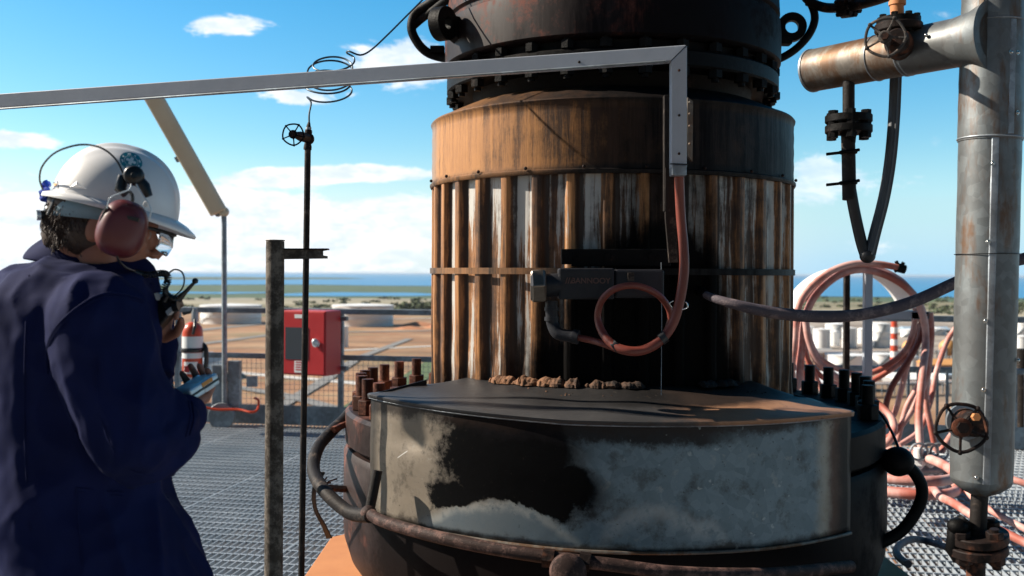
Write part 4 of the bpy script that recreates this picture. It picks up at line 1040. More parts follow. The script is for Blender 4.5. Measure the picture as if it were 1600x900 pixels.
for k in range(4):
    a = k * math.pi / 2 + .45; u, w = perp(fax); q = P(1527.5, 847, 3.0) + .053 * (math.cos(a) * u + math.sin(a) * w)
    b_ = MB().cyl(q - fax * .055, q + fax * .05, .013, n=12).build('bolt', M['iron'], pt, smooth=30)
    mb = MB(); mb.hexa(q + fax * .025, q + fax * .043, .025); mb.build('nut', M['iron'], b_, smooth=20, bevel=.002); MB().hexa(q - fax * .025, q - fax * .043, .025).build('nut', M['iron'], b_, smooth=20, bevel=.002)
MB().tube([P(1528, 826, 3.0), P(1528, 834, 3.0)], [.026, .040], 24).build('weld_neck', M['iron'], pt)
MB().tube([P(1526, 860, 3.0), P(1525, 880, 3.0), P(1523, 980, 3.0), Vector((P(1523, 980, 3.0).x, 3.0, 0))], .027, 20).build('lower_pipe', M['iron'], pt)
MB().tube([P(1510, 812, 2.99), P(1494, 830, 2.99), P(1490, 858, 3.0), P(1500, 872, 3.0)], .024, 12).build('elbow', M['iron_black'], pt)
MB().ball(P(1496, 822, 2.98), (.03, .03, .024)).build('lug', M['iron_black'], pt)
# thing at the far right edge: level stub
P = P_; RS[0] = 1.0
# ================================================================== HOSE RACK (right, in front of the railing)
HD = 6.6
rt = thing('hose_rack', P(1356, 760, HD), 'grey steel hose rack with a curved white saddle on a post', 'hose rack')
rp = P(1356, 412, HD); MB().box((rp.x, rp.y, rp.z / 2), (.052, .052, rp.z)).build('post', M['rack'] if 'rack' in M else M['beam'], rt, smooth=0, bevel=.005)
rp2 = P(1323, 428, HD + .5); MB().box((rp2.x, rp2.y, rp2.z / 2), (.04, .04, rp2.z)).build('back_post', M['pipe_dark'], rt, smooth=0, bevel=.004)
MB().prism([P(1256, 485, HD), P(1452, 487, HD), P(1452, 499, HD), P(1256, 497, HD)], (0, .05, 0)).build('cross_bar', M['beam'], rt, smooth=0, bevel=.004)
MB().prism([P(1424, 487, HD), P(1452, 487, HD), P(1452, 499, HD), P(1424, 499, HD)], (0, .42, 0)).build('side_arm', M['beam'], rt, smooth=0, bevel=.004)
sc_ = P(1345, 523, HD); rs = .435
vs = []; fs = []; K = 30
for k in range(K + 1):
    a = R(22) + R(136) * k / K
    for (rr_, dy) in ((rs, 0), (rs, .40), (rs - .006, .40), (rs - .006, 0)):
        vs.append(sc_ + Vector((rr_ * math.cos(a), dy, rr_ * math.sin(a) * 1.03)))
for k in range(K):
    for j in range(4): fs.append((4 * k + j, 4 * k + (j + 1) % 4, 4 * k + 4 + (j + 1) % 4, 4 * k + 4 + j))
fs += [(0, 1, 2, 3), (4 * K, 4 * K + 3, 4 * K + 2, 4 * K + 1)]
MB().add(vs, fs).build('saddle', M['white_saddle'] if 'white_saddle' in M else M['white'], rt, smooth=50)
def hose(pts, r, label, d=HD, k=10, grp='faded red hoses on the rack', mt='pink_hose', cat='hose'):
    o = MB().tube([p + Vector((.012 * mnoise.noise(p * 4), 0, .012 * mnoise.noise(p * 4 + Vector((9, 0, 0))))) for p in PP(pts, d, k)], r * .78, 10).build('rubber_hose', M[mt]); return tag(o, label, cat, grp)
dF = HD - .06
hose([(1236, 660, 6.5), (1237, 600, 6.52), (1240, 540), (1246, 490), (1262, 455), (1290, 428), (1330, 414), (1370, 413), (1404, 418)], .029, 'pale red hose over the saddle ending in a dark coupling on the right', dF)
mb = MB(); mb.cyl(P(1402, 418, dF), P(1414, 421, dF), .03, n=12)
for dx, dy in ((0, -10), (12, -8), (10, 6), (-2, 6)): mb.cyl(P(1406, 419, dF), P(1400 + dx, 418 + dy, dF), .012, n=6)
tag(mb.build('hose_coupling', M['iron_black']), 'dark claw coupling on the end of the hose at the top right of the saddle', 'coupling')
hose([(1252, 700, 6.45), (1251, 620, 6.5), (1252, 550), (1256, 505), (1275, 462), (1305, 433), (1345, 422), (1390, 432), (1424, 458), (1441, 492), (1447, 530), (1440, 580, 6.4), (1437, 640, 6.3), (1437, 700, 6.2), (1438, 745, 6.1)], .031, 'thick red hose over the saddle dropping straight down on its right side', dF + .02)
hose([(1258, 500), (1262, 530), (1280, 566), (1310, 592), (1350, 616, 6.5), (1384, 640, 6.4), (1396, 660, 6.3), (1390, 684, 6.2), (1374, 698, 6.2), (1352, 704, 6.2)], .030, 'red hose crossing from the upper left of the rack to a bend near the deck', dF - .03)
hose([(1257, 500), (1272, 548), (1304, 574), (1346, 586), (1384, 574), (1414, 544), (1427, 512), (1430, 480)], .024, 'violet-red hose hanging in a long U below the saddle, upper of two', dF + .12)
hose([(1252, 505), (1262, 562), (1300, 596), (1348, 600), (1396, 576), (1424, 540), (1438, 508), (1440, 482)], .024, 'violet-red hose hanging in a long U below the saddle, lower of two', dF + .16)
hose([(1444, 490), (1436, 530), (1408, 580), (1392, 608), (1384, 640), (1392, 668)], .026, 'dark red hose slanting down left from the right end of the rack', dF + .05, mt='red_hose')
hose([(1452, 488), (1456, 530), (1450, 580), (1432, 630), (1404, 668), (1378, 686), (1350, 690)], .026, 'pale violet hose curving from the right end of the rack to the deck coils', dF + .1)
hose([(1244, 500), (1247, 560), (1262, 610), (1278, 650)], .024, 'pale hose hanging behind the flange bolts at the left of the rack', dF + .08)
hose([(1248, 498), (1258, 550), (1275, 588), (1290, 620), (1306, 660)], .023, 'thin pale hose slanting down right from the left of the saddle', dF + .1)
hose([(1496, 508, 7.2), (1478, 535, 7.2), (1464, 580, 7.1), (1452, 630, 7.0), (1436, 672, 6.9), (1405, 696, 6.8)], .024, 'violet hose sweeping up to behind the clad column', 7.0)
hose([(1246, 498), (1244, 540), (1256, 590), (1288, 640), (1330, 668), (1368, 672), (1394, 650), (1408, 610), (1420, 560), (1434, 505)], .024, 'pale hose hanging in the longest U, almost down to the deck', dF + .14)
hose([(1262, 470), (1284, 440), (1312, 422), (1345, 416), (1380, 424), (1412, 444), (1434, 474), (1444, 510), (1450, 560), (1448, 620), (1456, 680), (1470, 730)], .026, 'pale pink hose over the back of the saddle, falling behind the thick red one', dF + .24)
hose([(1254, 470), (1272, 446), (1300, 426), (1345, 419), (1392, 430), (1422, 452), (1440, 480), (1450, 530), (1440, 590), (1416, 640), (1402, 690)], .024, 'faded hose over the middle of the saddle, slanting left at its foot', dF + .18)
# coils lying on the deck
def flat_coil(cx, cy, rx, ry, z, a0, a1, label, r=.028):
    c = G(cx, cy, z); pts = []
    for k in range(30):
        a = R(a0 + (a1 - a0) * k / 29); pts.append(c + Vector((rx * math.cos(a), ry * math.sin(a), .004 * math.sin(3 * a))))
    tag(MB().tube(pts, r, 10).build('rubber_hose', M['pink_hose']), label, 'hose', 'hose coils on the deck')
flat_coil(1385, 745, .36, .55, .04, -200, 160, 'lowest pink hose coil lying on the deck grating')
flat_coil(1384, 745, .33, .50, .10, -180, 150, 'pink hose coil stacked second on the deck grating')
flat_coil(1386, 742, .35, .58, .27, -160, 120, 'pink hose coil near the top of the pile by the rack')
flat_coil(1392, 725, .30, .50, .40, -150, 150, 'topmost pink hose coil of the pile by the rack')
hose([(1446, 752, 5.8), (1470, 776, 5.3), (1510, 800, 5.0), (1560, 828, 4.8), (1640, 866, 4.6)], .028, 'red hose running away over the deck behind the bottom flange', grp='hoses running over the deck')
hose([(1478, 742, 6.0), (1510, 768, 5.7), (1556, 802, 5.4), (1640, 846, 5.1)], .024, 'pale pink hose running behind the red one over the deck', grp='hoses running over the deck')
hose([(1478, 742, 6.0), (1466, 716, 6.2), (1480, 690, 6.3), (1510, 655, 6.4)], .028, 'red hose rising towards the lower hand wheel', grp='hoses running over the deck')
hose([(1566, 744, 5.8), (1588, 752, 5.7), (1640, 768, 5.6)], .026, 'short red hose stretch right of the clad column foot', grp='hoses running over the deck')
hose([(1420, 880, 3.9), (1400, 862, 4.1), (1412, 846, 4.4), (1445, 845, 4.6), (1490, 862, 4.4), (1530, 884, 4.1)], .020, 'dark grey hose lying on the deck in the shade of the vessel', grp='hoses running over the deck', mt='grey_hose')
# hose valve manifold by the coils
mt_ = thing('hose_manifold', P(1452, 760, 6.0), 'small silver hose manifold among the hose ends at the foot of the rack', 'manifold')
mb = MB(); mb.cyl(P(1425, 737, 6.0), P(1482, 732, 6.0), .035); mb.build('header', M['galv'], mt_)
for x in (1436, 1452, 1468):
    mb = MB(); mb.cyl(P(x, 760, 6.0), P(x, 700 + (x - 1436) * .3, 6.0), .03); mb.cyl(P(x, 718, 6.0), P(x, 726, 6.0), .045, n=6); mb.build('outlet', M['white_small'], mt_)
    MB().torus(P(x, 706, 5.96), (0.2, 1, 0), .05, .008, 20, 6).build('lever', M['galv'], mt_)
# bits right of the column
tag(MB().cyl(P(1597, 545, 9.0), P(1597, 760, 9.0), .06, n=12).build('pole', M['pipe_dark']), 'dark pole seen past the right side of the clad column', 'pole')

# ================================================================== LEFT: STANDPIPE, COIL, SCAFFOLD POST, LIGHT, CABINET, EXTINGUISHER
st = thing('standpipe', Vector((P(471, 900, 3.3).x, 3.3, 0)), 'thin rusty standpipe with a small hand wheel valve on top', 'standpipe')
MB().tube([P(481, 225, 3.3), P(476, 560, 3.3), P(471, 890, 3.3), Vector((P(467, 900, 3.3).x, 3.3, 0))], .0103, 14).build('pipe', M['pipe_brown_dark'] if 'pipe_brown_dark' in M else M['pipe_dark'], st)
mb = MB(); mb.tube([P(480.5, 234, 3.3), P(480.8, 229, 3.3), P(481, 224, 3.3), P(482, 206, 3.3), P(482.3, 203, 3.3)], [.0135, .0135, .011, .0125, .0115], 16); mb.ball(P(483, 217, 3.3), (.0175, .016, .019)); mb.build('valve_body', M['iron'], st, smooth=30)
MB().tube([P(482, 203, 3.3), P(482.2, 199, 3.3)], .0095, 12).build('ferrule', M['galv'], st)
MB().tube([P(482.2, 199.5, 3.3), P(482.3, 196, 3.3), P(483, 191, 3.3)], [.0085, .007, .004], 6).build('nut', M['iron'], st)
wc = P(458, 210, 3.17); vax = (wc - P(481, 216, 3.3)).normalized(); vax = Vector((vax.x * .8, vax.y, vax.z)).normalized()
MB().tube([P(481, 216, 3.3), wc.lerp(P(481, 216, 3.3), .5), wc.lerp(P(481, 216, 3.3), .15)], [.016, .016, .010], 16).build('bonnet', M['iron'], st)
handwheel(st, wc, (vax + Vector((.1, -.5, 0))).normalized(), .0335, .0026, 'iron_black', a0=.4, hub=.42)
# coiled tubing: spring of five uneven turns, then off to the vessel
cpts = [(483, 192), (484, 170), (490, 155)]
loops = []
def lp(cx, cy, rx, ry, a, d): return (cx + rx * math.cos(R(a)), cy - ry * math.sin(R(a)), d + .045 * math.sin(R(a)))
seq = []
turns = 4.6; K = int(turns * 14)
for k in range(K + 1):
    f_ = k / K; a = 200 + 360 * turns * f_ ; cx = 511 + 10 * f_ + 3 * math.sin(k * .4); cy = 146 - 52 * f_; rx = 33 + 3 * math.sin(k * .21); ry = 17 - 4 * math.sin(k * .13)
    seq.append(lp(cx, cy, rx, ry, a, 3.35))
endp = [(545, 80, 3.34), (563, 86, 3.34), (580, 78, 3.36), (605, 55, 3.4), (640, 20, 3.5), (690, -30, 3.7)]
MBc = MB().tube(smooth_path([P(483, 193, 3.3), P(483, 178, 3.31), P(486, 160, 3.33)] + [P(*p) for p in seq] + [P(*p) for p in endp], 4), .0032, 8)
tag(MBc.build('coiled_tubing', M['wire']), 'thin blue-grey tubing wound in loose loops above the standpipe', 'tubing')
# scaffold post with clamp arm
sp = thing('scaffold_post', Vector((P(427, 900, 2.67).x, 2.67, 0)), 'thick weathered steel tube post with a short notched arm near its top', 'post')
pt_ = P(430, 377, 2.67); MB().tube([pt_ + Vector((0, 0, .0)), Vector((P(426, 1200, 2.67).x, 2.67, 0))], .0243, 28).build('tube', M['post'] if 'post' in M else M['rail'], sp)
MB().cyl(pt_ + Vector((0, 0, .001)), pt_ + Vector((0, 0, .004)), .0255, n=28).build('end_cap', M['galv_clad_warm'], sp, bevel=.001)
MB().prism([P(443, 388, 2.67), P(511, 388, 2.66), P(511, 391, 2.66), P(504, 392, 2.66), P(504, 399, 2.66), P(511, 400, 2.66), P(511, 404, 2.66), P(443, 405, 2.67)], (0, .012, 0)).build('arm', M['post'], sp, smooth=0, bevel=.001)
MB().prism([P(443, 388, 2.665), P(511, 388, 2.655), P(511, 390.5, 2.655), P(443, 390.5, 2.665)], (0, .035, 0)).build('arm_flange', M['iron'], sp, smooth=0)
# lamp pole with slanting tube light
LD = 9.7
lt = thing('lamp_pole', Vector((P(352, 650, LD).x, LD, 0)), 'slim pole by the railing carrying a slanting yellowed tube light', 'lamp')
x_ = P(352, 500, LD).x
MB().tube([Vector((x_, LD, .05)), P(350, 338, LD)], .026, 12).build('pole', M['rail'], lt)
MB().box((x_ - .07, LD + .05, .36), (.13, .08, .46)).build('clamp_plate', M['rail'], lt, smooth=0, bevel=.01); MB().box((x_ + .08, LD + .05, .38), (.12, .08, .5)).build('clamp_plate', M['rail'], lt, smooth=0, bevel=.01)
MB().cyl((x_ - .02, LD - .06, .10), (x_ - .02, LD - .02, .10), .13, n=32).build('junction_cover', M['rail'], lt, smooth=30, bevel=.005)
MB().box((x_ + .26, LD + .02, .43), (.10, .04, .10)).build('tab', M['rail'], lt, smooth=0)
A_, B_ = P(238, 147, LD - .5), P(343, 333, LD); ld = (B_ - A_).normalized(); side = ld.cross(Vector((0, 1, 0))).normalized()
M['diffuser'] = mat('yellowed_diffuser', lambda T, c: dict(base=T.mix(T.noise(c, 3, 5), (.50, .40, .26), (.68, .61, .48)), rough=T.noise(c, 9) * .2 + .4))
dp = MB(); prof_ = [(-.088, 0), (-.08, -.05), (-.05, -.075), (.05, -.075), (.08, -.05), (.088, 0)]
ring = []
for (e_, f2) in ((A_, 1), (B_, 1)):
    ring.append([e_ + side * q[0] + Vector((0, q[1], 0)) for q in prof_])
dp.add(ring[0] + ring[1], [(i, (i + 1) % 6, 6 + (i + 1) % 6, 6 + i) for i in range(6)] + [tuple(range(6)), tuple(range(11, 5, -1))]); dp.build('diffuser', M['diffuser'], lt, smooth=50, bevel=.012)
hb = MB(); hb.box((A_ + B_) / 2 + Vector((0, .035, 0)), ((B_ - A_).length + .04, .10, .07), Matrix((ld, side, Vector((0, 1, 0)))).transposed()); hb.build('housing', M['rail'], lt, smooth=0, bevel=.008)
MB().box((A_ + B_) / 2 + side * -.1 + ld * .0, (.05, .03, .03), Matrix((ld, side, Vector((0, 1, 0)))).transposed()).build('latch', M['rail'], lt, smooth=0)
MB().ball(P(350, 331, LD + .0), .05).build('knuckle', M['diffuser'], lt)
tag(MB().tube(PP([(322, 637, 9.6), (340, 640, 9.6), (372, 640, 9.6), (392, 644, 9.55), (402, 640, 9.6), (404, 626, 9.65), (398, 622, 9.7)]), .012, 8).build('cable', M['red_orange']), 'thin orange-red cable running along the kick plate by the lamp pole foot', 'cable')
# fire extinguisher hanging on the rail
E = P(301, 545, 9.35); et = thing('fire_extinguisher', Vector((E.x, E.y, P(301, 588, 9.35).z)), 'orange-red fire extinguisher with white labels strapped to the railing', 'fire extinguisher')
s_ = 9.35 / FPX; zb = P(301, 588, 9.35).z; H_ = (588 - 503) * s_; re_ = 15.5 * s_
MB().lathe((E.x, E.y, zb), [(0, 0), (re_ * .9, 0), (re_, .015), (re_, H_ * .82), (re_ * .93, H_ * .9), (re_ * .62, H_ * .97), (.03, H_), (.0, H_)], 32).build('cylinder', M['red_orange'], et)
MB().lathe((E.x, E.y, zb + H_ * .50), [(re_ + .003, 0), (re_ + .003, H_ * .24)], 32).build('label', M['white_small'], et)
MB().lathe((E.x, E.y, zb + H_ * .34), [(re_ + .003, 0), (re_ + .003, H_ * .10)], 32).build('label', M['white_small'], et)
MB().lathe((E.x, E.y, zb + H_ * .06), [(re_ + .003, 0), (re_ + .003, H_ * .22)], 10, a0=R(-125), a1=R(-45)).build('label', M['white_small'], et)
MB().box((E.x - .02, E.y - re_ - .006, zb + H_ * .15), (.05, .004, .06)).build('pictogram', M['red_paint'], et, smooth=0)
MB().lathe((E.x, E.y, zb + H_ * .45), [(re_ + .008, 0), (re_ + .012, .01), (re_ + .012, .03), (re_ + .008, .04)], 32).build('strap', M['black_plastic'], et)
mb = MB(); mb.cyl((E.x + .02, E.y, zb + H_), (E.x + .02, E.y, zb + H_ + .10), .032, n=16); mb.cyl((E.x + .02, E.y, zb + H_ + .10), (E.x + .02, E.y, zb + H_ + .13), .022, n=16); mb.build('valve_head', M['galv'], et)
mb = MB(); mb.prism([(E.x - .09, E.y - .01, zb + H_ + .06), (E.x + .02, E.y - .01, zb + H_ + .09), (E.x + .02, E.y - .01, zb + H_ + .11), (E.x - .10, E.y - .01, zb + H_ + .09)], (0, .02, 0)); mb.build('lever', M['black_plastic'], et, smooth=0)
MB().tube(smooth_path([(E.x + .03, E.y - .03, zb + H_ + .02), (E.x + .05, E.y - .10, zb + H_ * .92), (E.x + .035, E.y - .105, zb + H_ * .78)], 8), .014, 10).build('hose', M['black_plastic'], et)
MB().tube(smooth_path([(E.x + .08, E.y + .02, zb + H_ * .6), (E.x + .125, E.y, zb + H_ * .5), (E.x + .125, E.y, zb + H_ * .2), (E.x + .10, E.y, zb + H_ * .05)], 8), .022, 10).build('discharge_hose', M['black_plastic'], et)
MB().box((E.x + .0, E.y + re_ + .03, zb + H_ * .4), (.08, .06, H_ * .8)).build('bracket', M['rail'], et, smooth=0)
# red cabinet
CB = 9.25; cbt = thing('fire_cabinet', P(487, 585, CB), 'red fire hose cabinet with a dark window and silver latch on the railing', 'cabinet')
yaw = R(-22); cm = Matrix.Rotation(yaw, 3, 'Z'); fr = cm @ Vector((1, 0, 0)); bk = cm @ Vector((0, 1, 0))
tl = P(440, 486, CB - .15); W_ = .47; zt = P(440, 486, CB - .15).z; zb2 = P(513, 586, CB).z; dep = .26
o_ = Vector((P(513, 500, CB).x, CB - .12, 0)); 
def cab(u, z, d_): return o_ + fr * u + bk * d_ + Vector((0, 0, z))
MB().prism([cab(-W_, zb2, 0), cab(0, zb2, 0), cab(0, zt, 0), cab(-W_, zt, 0)], bk * dep).build('body', M['red_paint'], cbt, smooth=0, bevel=.008)
dr_ = MB().prism([cab(-W_ + .012, zb2 + .012, -.012), cab(-.012, zb2 + .012, -.012), cab(-.012, zt - .012, -.012), cab(-W_ + .012, zt - .012, -.012)], bk * .0115).build('door', M['red_paint'], cbt, smooth=0, bevel=.003)
Hc = zt - zb2
MB().prism([cab(-W_ + .04, zb2 + Hc * .24, -.016), cab(-.18, zb2 + Hc * .24, -.016), cab(-.18, zb2 + Hc * .74, -.016), cab(-W_ + .04, zb2 + Hc * .74, -.016)], bk * .004).build('window', M['glass_dark'], dr_, smooth=0)
MB().prism([cab(-W_ + .14, zb2 + Hc * .04, -.015), cab(-.22, zb2 + Hc * .04, -.015), cab(-.22, zb2 + Hc * .22, -.015), cab(-W_ + .14, zb2 + Hc * .22, -.015)], bk * .002).build('notice', M['white_small'], dr_, smooth=0)
for k in range(4):
    zz_ = zb2 + Hc * (.19 - k * .038); MB().prism([cab(-W_ + .155, zz_, -.0165), cab(-.235, zz_, -.0165), cab(-.235, zz_ + .010, -.0165), cab(-W_ + .155, zz_ + .010, -.0165)], bk * .001).build('notice_line', M['red_paint'], dr_, smooth=0)
MB().prism([cab(-W_ + .14, zt - .07, -.015), cab(-.22, zt - .07, -.015), cab(-.22, zt - .035, -.015), cab(-W_ + .14, zt - .035, -.015)], bk * .002).build('notice', M['white_small'], dr_, smooth=0)
mb = MB(); mb.lathe(cab(-.085, zb2 + Hc * .50, -.02), [(0, .03), (.03, .03), (.035, 0)], 20, axis=-bk); mb.ball(cab(-.085, zb2 + Hc * .53, -.05), (.03, .02, .03)); mb.build('latch', M['silver'], dr_)
for z_ in (zt - .08, zb2 + .05): MB().box(o_ + fr * (-W_ / 2) + bk * (dep + .03) + Vector((0, 0, z_)), (W_ + .1, .04, .04), Matrix((fr, bk, (0, 0, 1))).transposed()).build('mounting_bar', M['rail'], cbt, smooth=0)
# ================================================================== PERSON
PD = 2.05
def Q(px, py, dd=0): return P(px, py, PD + dd)
person = thing('person', Vector((Q(150, 500).x, PD, 0)), 'person in navy jacket, white hard hat and red ear defender, looking down', 'person')
M['skin'] = mat('skin', lambda T, c: dict(base=T.mix(T.noise(c, 40, 5), (.30, .12, .075), (.42, .19, .125)), rough=T.noise(c, 80) * .2 + .42))
M['navy'] = mat('navy_cotton', lambda T, c: dict(base=T.mix(T.noise(c, 9, 5), (.0022, .0042, .025), (.0078, .0135, .074)), rough=T.noise(c, 300) * .1 + .82, h=T.noise(c, 420, 3), hs=.15, hd=.001), spec=.15)
M['navy_dark'] = mat('dark_navy_trousers', base=(.008, .009, .016), rough=.9, spec=.1)
M['hat'] = mat('white_helmet_shell', lambda T, c: dict(base=T.mix(T.noise(c, 20, 5), (.66, .66, .67), (.82, .82, .82)), rough=T.noise(c, 30) * .12 + .28))
M['eye'] = mat('eye', base=(.35, .30, .28), rough=.2)
M['hair'] = mat('dark_brown_hair', lambda T, c: dict(base=T.mix(T.noise(c, 300, 3, .6, sc=(.3, 1, 1)), (.012, .008, .006), (.09, .055, .04)), rough=T.noise(c, 60) * .1 + .5))
M['muff'] = mat('dark_red_plastic', lambda T, c: dict(base=T.mix(T.noise(c, 25, 5), (.085, .016, .020), (.13, .026, .030)), rough=T.noise(c, 60) * .15 + .30))
M['band_in'] = mat('blue_grey_headband', base=(.22, .34, .42), rough=.5)
M['teal'] = mat('teal_sticker', base=(.01, .22, .28), rough=.4)
M['lens'] = mat('clear_lens', base=(.9, .95, 1), rough=.03); b_ = M['lens'].node_tree.nodes['Principled BSDF']; b_.inputs['Transmission Weight'].default_value = .93; b_.inputs['IOR'].default_value = 1.12

def fuse(mb, name, mt, parent, voxel, smooth=6, disp=None, fac=.5):
    me = bpy.data.meshes.new('tmp'); me.from_pydata(mb.v, [], mb.f); o = bpy.data.objects.new('tmp', me); col.objects.link(o)
    import bmesh
    b = bmesh.new(); b.from_mesh(me); bmesh.ops.recalc_face_normals(b, faces=b.faces); b.to_mesh(me); b.free()
    r = o.modifiers.new('r', 'REMESH'); r.mode = 'VOXEL'; r.voxel_size = voxel
    s = o.modifiers.new('s', 'SMOOTH'); s.factor = fac; s.iterations = smooth
    dg = bpy.context.evaluated_depsgraph_get(); dg.update(); m2 = bpy.data.meshes.new_from_object(o.evaluated_get(dg)); bpy.data.objects.remove(o)
    off = Vector((0, 0, 0)); q = parent
    while q is not None: off += q.location; q = q.parent
    if disp:
        ns = [v.normal.copy() for v in m2.vertices]
        for v, n_ in zip(m2.vertices, ns): v.co += disp(v.co, n_)
    for v in m2.vertices: v.co -= off
    m2.materials.clear(); m2.materials.append(mt); m2.shade_smooth(); m2.name = name
    o = bpy.data.objects.new(name, m2); col.objects.link(o); o.parent = parent; return o

# --- head frame
HC = P(160, 352, 2.0); HR = Matrix.Rotation(R(20), 3, 'Z') @ Matrix.Rotation(R(13), 3, 'Y')
def hl(x, y, z): return HC + HR @ Vector((x, y, z))
yawB = R(25); fw = Vector((math.cos(yawB), math.sin(yawB), 0)); lf = Vector((-math.sin(yawB), math.cos(yawB), 0))
bodym = MB()
def hell(c, r, rot=None): bodym.ball(hl(*c), r, HR if rot is None else HR @ rot, 32, 20)
hell((-.002, 0, .034), (.094, .076, .088)); hell((.030, 0, -.02), (.068, .062, .085)); hell((.040, 0, -.078), (.048, .050, .036))
hell((.081, 0, -.098), (.021, .024, .019)); hell((.084, 0, .022), (.020, .052, .013)); hell((.084, 0, -.066), (.022, .030, .022))
for s in (-1, 1):
    hell((.068, s * .040, -.020), (.024, .020, .020)); hell((.106, s * .011, -.036), (.011, .008, .008)); hell((.01, s * .058, -.065), (.035, .02, .035))
    hell((-.004, s * .080, -.008), (.020, .010, .032), Matrix.Rotation(R(12), 3, 'Y')); hell((.082, s * .031, .0), (.013, .014, .011))
bodym.tube([hl(.092, 0, .012), hl(.104, 0, -.010), hl(.117, 0, -.030), hl(.112, 0, -.040)], [.008, .0095, .0115, .008], 14)
hell((.100, 0, -.059), (.009, .021, .0055)); hell((.098, 0, -.069), (.009, .019, .006))
bodym.tube([hl(-.02, 0, -.03), hl(-.025, 0, -.085), Q(150, 425), Q(135, 470)], [.066, .060, .064, .08], 28)
def tor(px, py, a, b, dd=0): return (Q(px, py, dd), a, b)
def loft(mb, secs, n=36, rot=0):
    vs = []; fs = []
    for (c, a, b) in secs:
        for k in range(n):
            t = 2 * math.pi * k / n; ct_, st_ = math.cos(t), math.sin(t)
            e = .82; cx = abs(ct_) ** e * (1 if ct_ > 0 else -1); sy = abs(st_) ** e * (1 if st_ > 0 else -1)
            vs.append(c + fw * a * cx + lf * b * sy)
    for i in range(len(secs) - 1):
        for k in range(n): fs.append((i * n + k, i * n + (k + 1) % n, (i + 1) * n + (k + 1) % n, (i + 1) * n + k))
    fs.append(tuple(range(n))); fs.append(tuple((len(secs) - 1) * n + k for k in range(n)))
    mb.add(vs, fs)
# body under the clothes
loft(bodym, [tor(140, 425, .07, .12), tor(122, 470, .11, .18), tor(118, 560, .115, .17), tor(125, 700, .11, .15), tor(150, 860, .12, .17), tor(152, 960, .11, .17)])
hip = Q(152, 940); 
legs = []
for s in (-1, 1):
    hipj = hip + lf * s * .09; knee = Vector((hipj.x + .05, hipj.y, .50)); ank = Vector((hipj.x - .02 + .05 * s, hipj.y, .09)); legs.append((hipj, knee, ank))
    bodym.tube([hipj, hipj.lerp(knee, .5), knee, knee.lerp(ank, .35), ank], [.09, .078, .056, .056, .04], 18)
    bodym.tube([ank + Vector((-.04, 0, -.05)), ank + Vector((.06, .02, -.055)), ank + Vector((.15, .05, -.062))], [.035, .036, .022], 14)
# arms: near (right) and far (left)
nS, nE, nW = P(152, 508, 1.86), P(212, 692, 1.84), P(272, 645, 1.92)
fS, fE, fW = Q(120, 500, .20), Q(212, 606, .19), Q(234, 538, .04)
for (s, e, w, r0) in ((nS, nE, nW, .05), (fS, fE, fW, .05)):
    bodym.tube(smooth_path([s, s.lerp(e, .5), e.lerp(s, .06), e.lerp(w, .1), e.lerp(w, .5), w], 4), [.05] * 6 + [.046] * 5 + [.042] * 4 + [.034] * 3 + [.028] * 3, 16)
def hand(mb, wrist, d, n, side, curl, spread=.06, sc=1.0, thumb=(.55, .5)):
    """d: wrist to knuckles, n: side the fingers close to, side*w is the thumb side"""
    d = d.normalized(); n = (n - d * n.dot(d)).normalized(); w = d.cross(n) * side
    kn = wrist + d * .085 * sc
    for k in range(4):
        o = (k - 1.5) * -.0195 * sc
        mb.tube([wrist + w * o * .6 - n * .002, wrist.lerp(kn, .5) + w * o * .9, kn + w * o], [.0155 * sc, .0150 * sc, .0115 * sc], 12)
        L = (.044, .050, .046, .036)[k] * sc; p = kn + w * o; a = R(curl[0]); pts = [p]; rs_ = [.0102 * sc]
        for j, f_ in enumerate((1, .62, .48)):
            dd = d * math.cos(a) + n * math.sin(a) + w * spread * (1.5 - k) * .6
            p = p + dd.normalized() * L * f_; pts.append(p); rs_.append((.0094, .0086, .0068)[j] * sc); a += R(curl[1])
        mb.tube(pts, rs_, 12); mb.ball(pts[-1], rs_[-1] * 1.0, nu=10, nv=8)
    mb.ball(wrist.lerp(kn, .5) + n * .004, (.030 * sc, .030 * sc, .018 * sc), Matrix((d, w, n)).transposed(), 16, 12)
    t0 = wrist + d * .02 * sc + w * .028 * sc; t1 = t0 + (d * .6 + w * .55 + n * thumb[0]).normalized() * .040 * sc
    t2 = t1 + (d * .9 + w * .1 + n * thumb[1]).normalized() * .030 * sc; t3 = t2 + (d * .8 - w * .2 + n * thumb[1] * 1.4).normalized() * .024 * sc
    mb.tube([wrist + d * .01, t0, t1, t2, t3], [.014 * sc, .014 * sc, .0115 * sc, .0105 * sc, .0078 * sc], 12); mb.ball(t3, .0078 * sc, nu=10, nv=8)
# far hand round the radio
hand(bodym, fW, P(243, 498, 2.08) - fW, Vector((.35, -.75, -.2)), 1, (45, 50), sc=.88)
# near hand under the meter
hand(bodym, nW, Vector((.20, .96, .16)), Vector((-.3, .1, .95)), -1, (25, 40), thumb=(.7, .3), sc=.92)
body = fuse(bodym, 'body', M['skin'], person, .0032, 3)
# eyes, brows
for s in (-1, 1):
    MB().ball(hl(.0835, s * .031, .0), .0115).build('eye', M['eye'], body); 
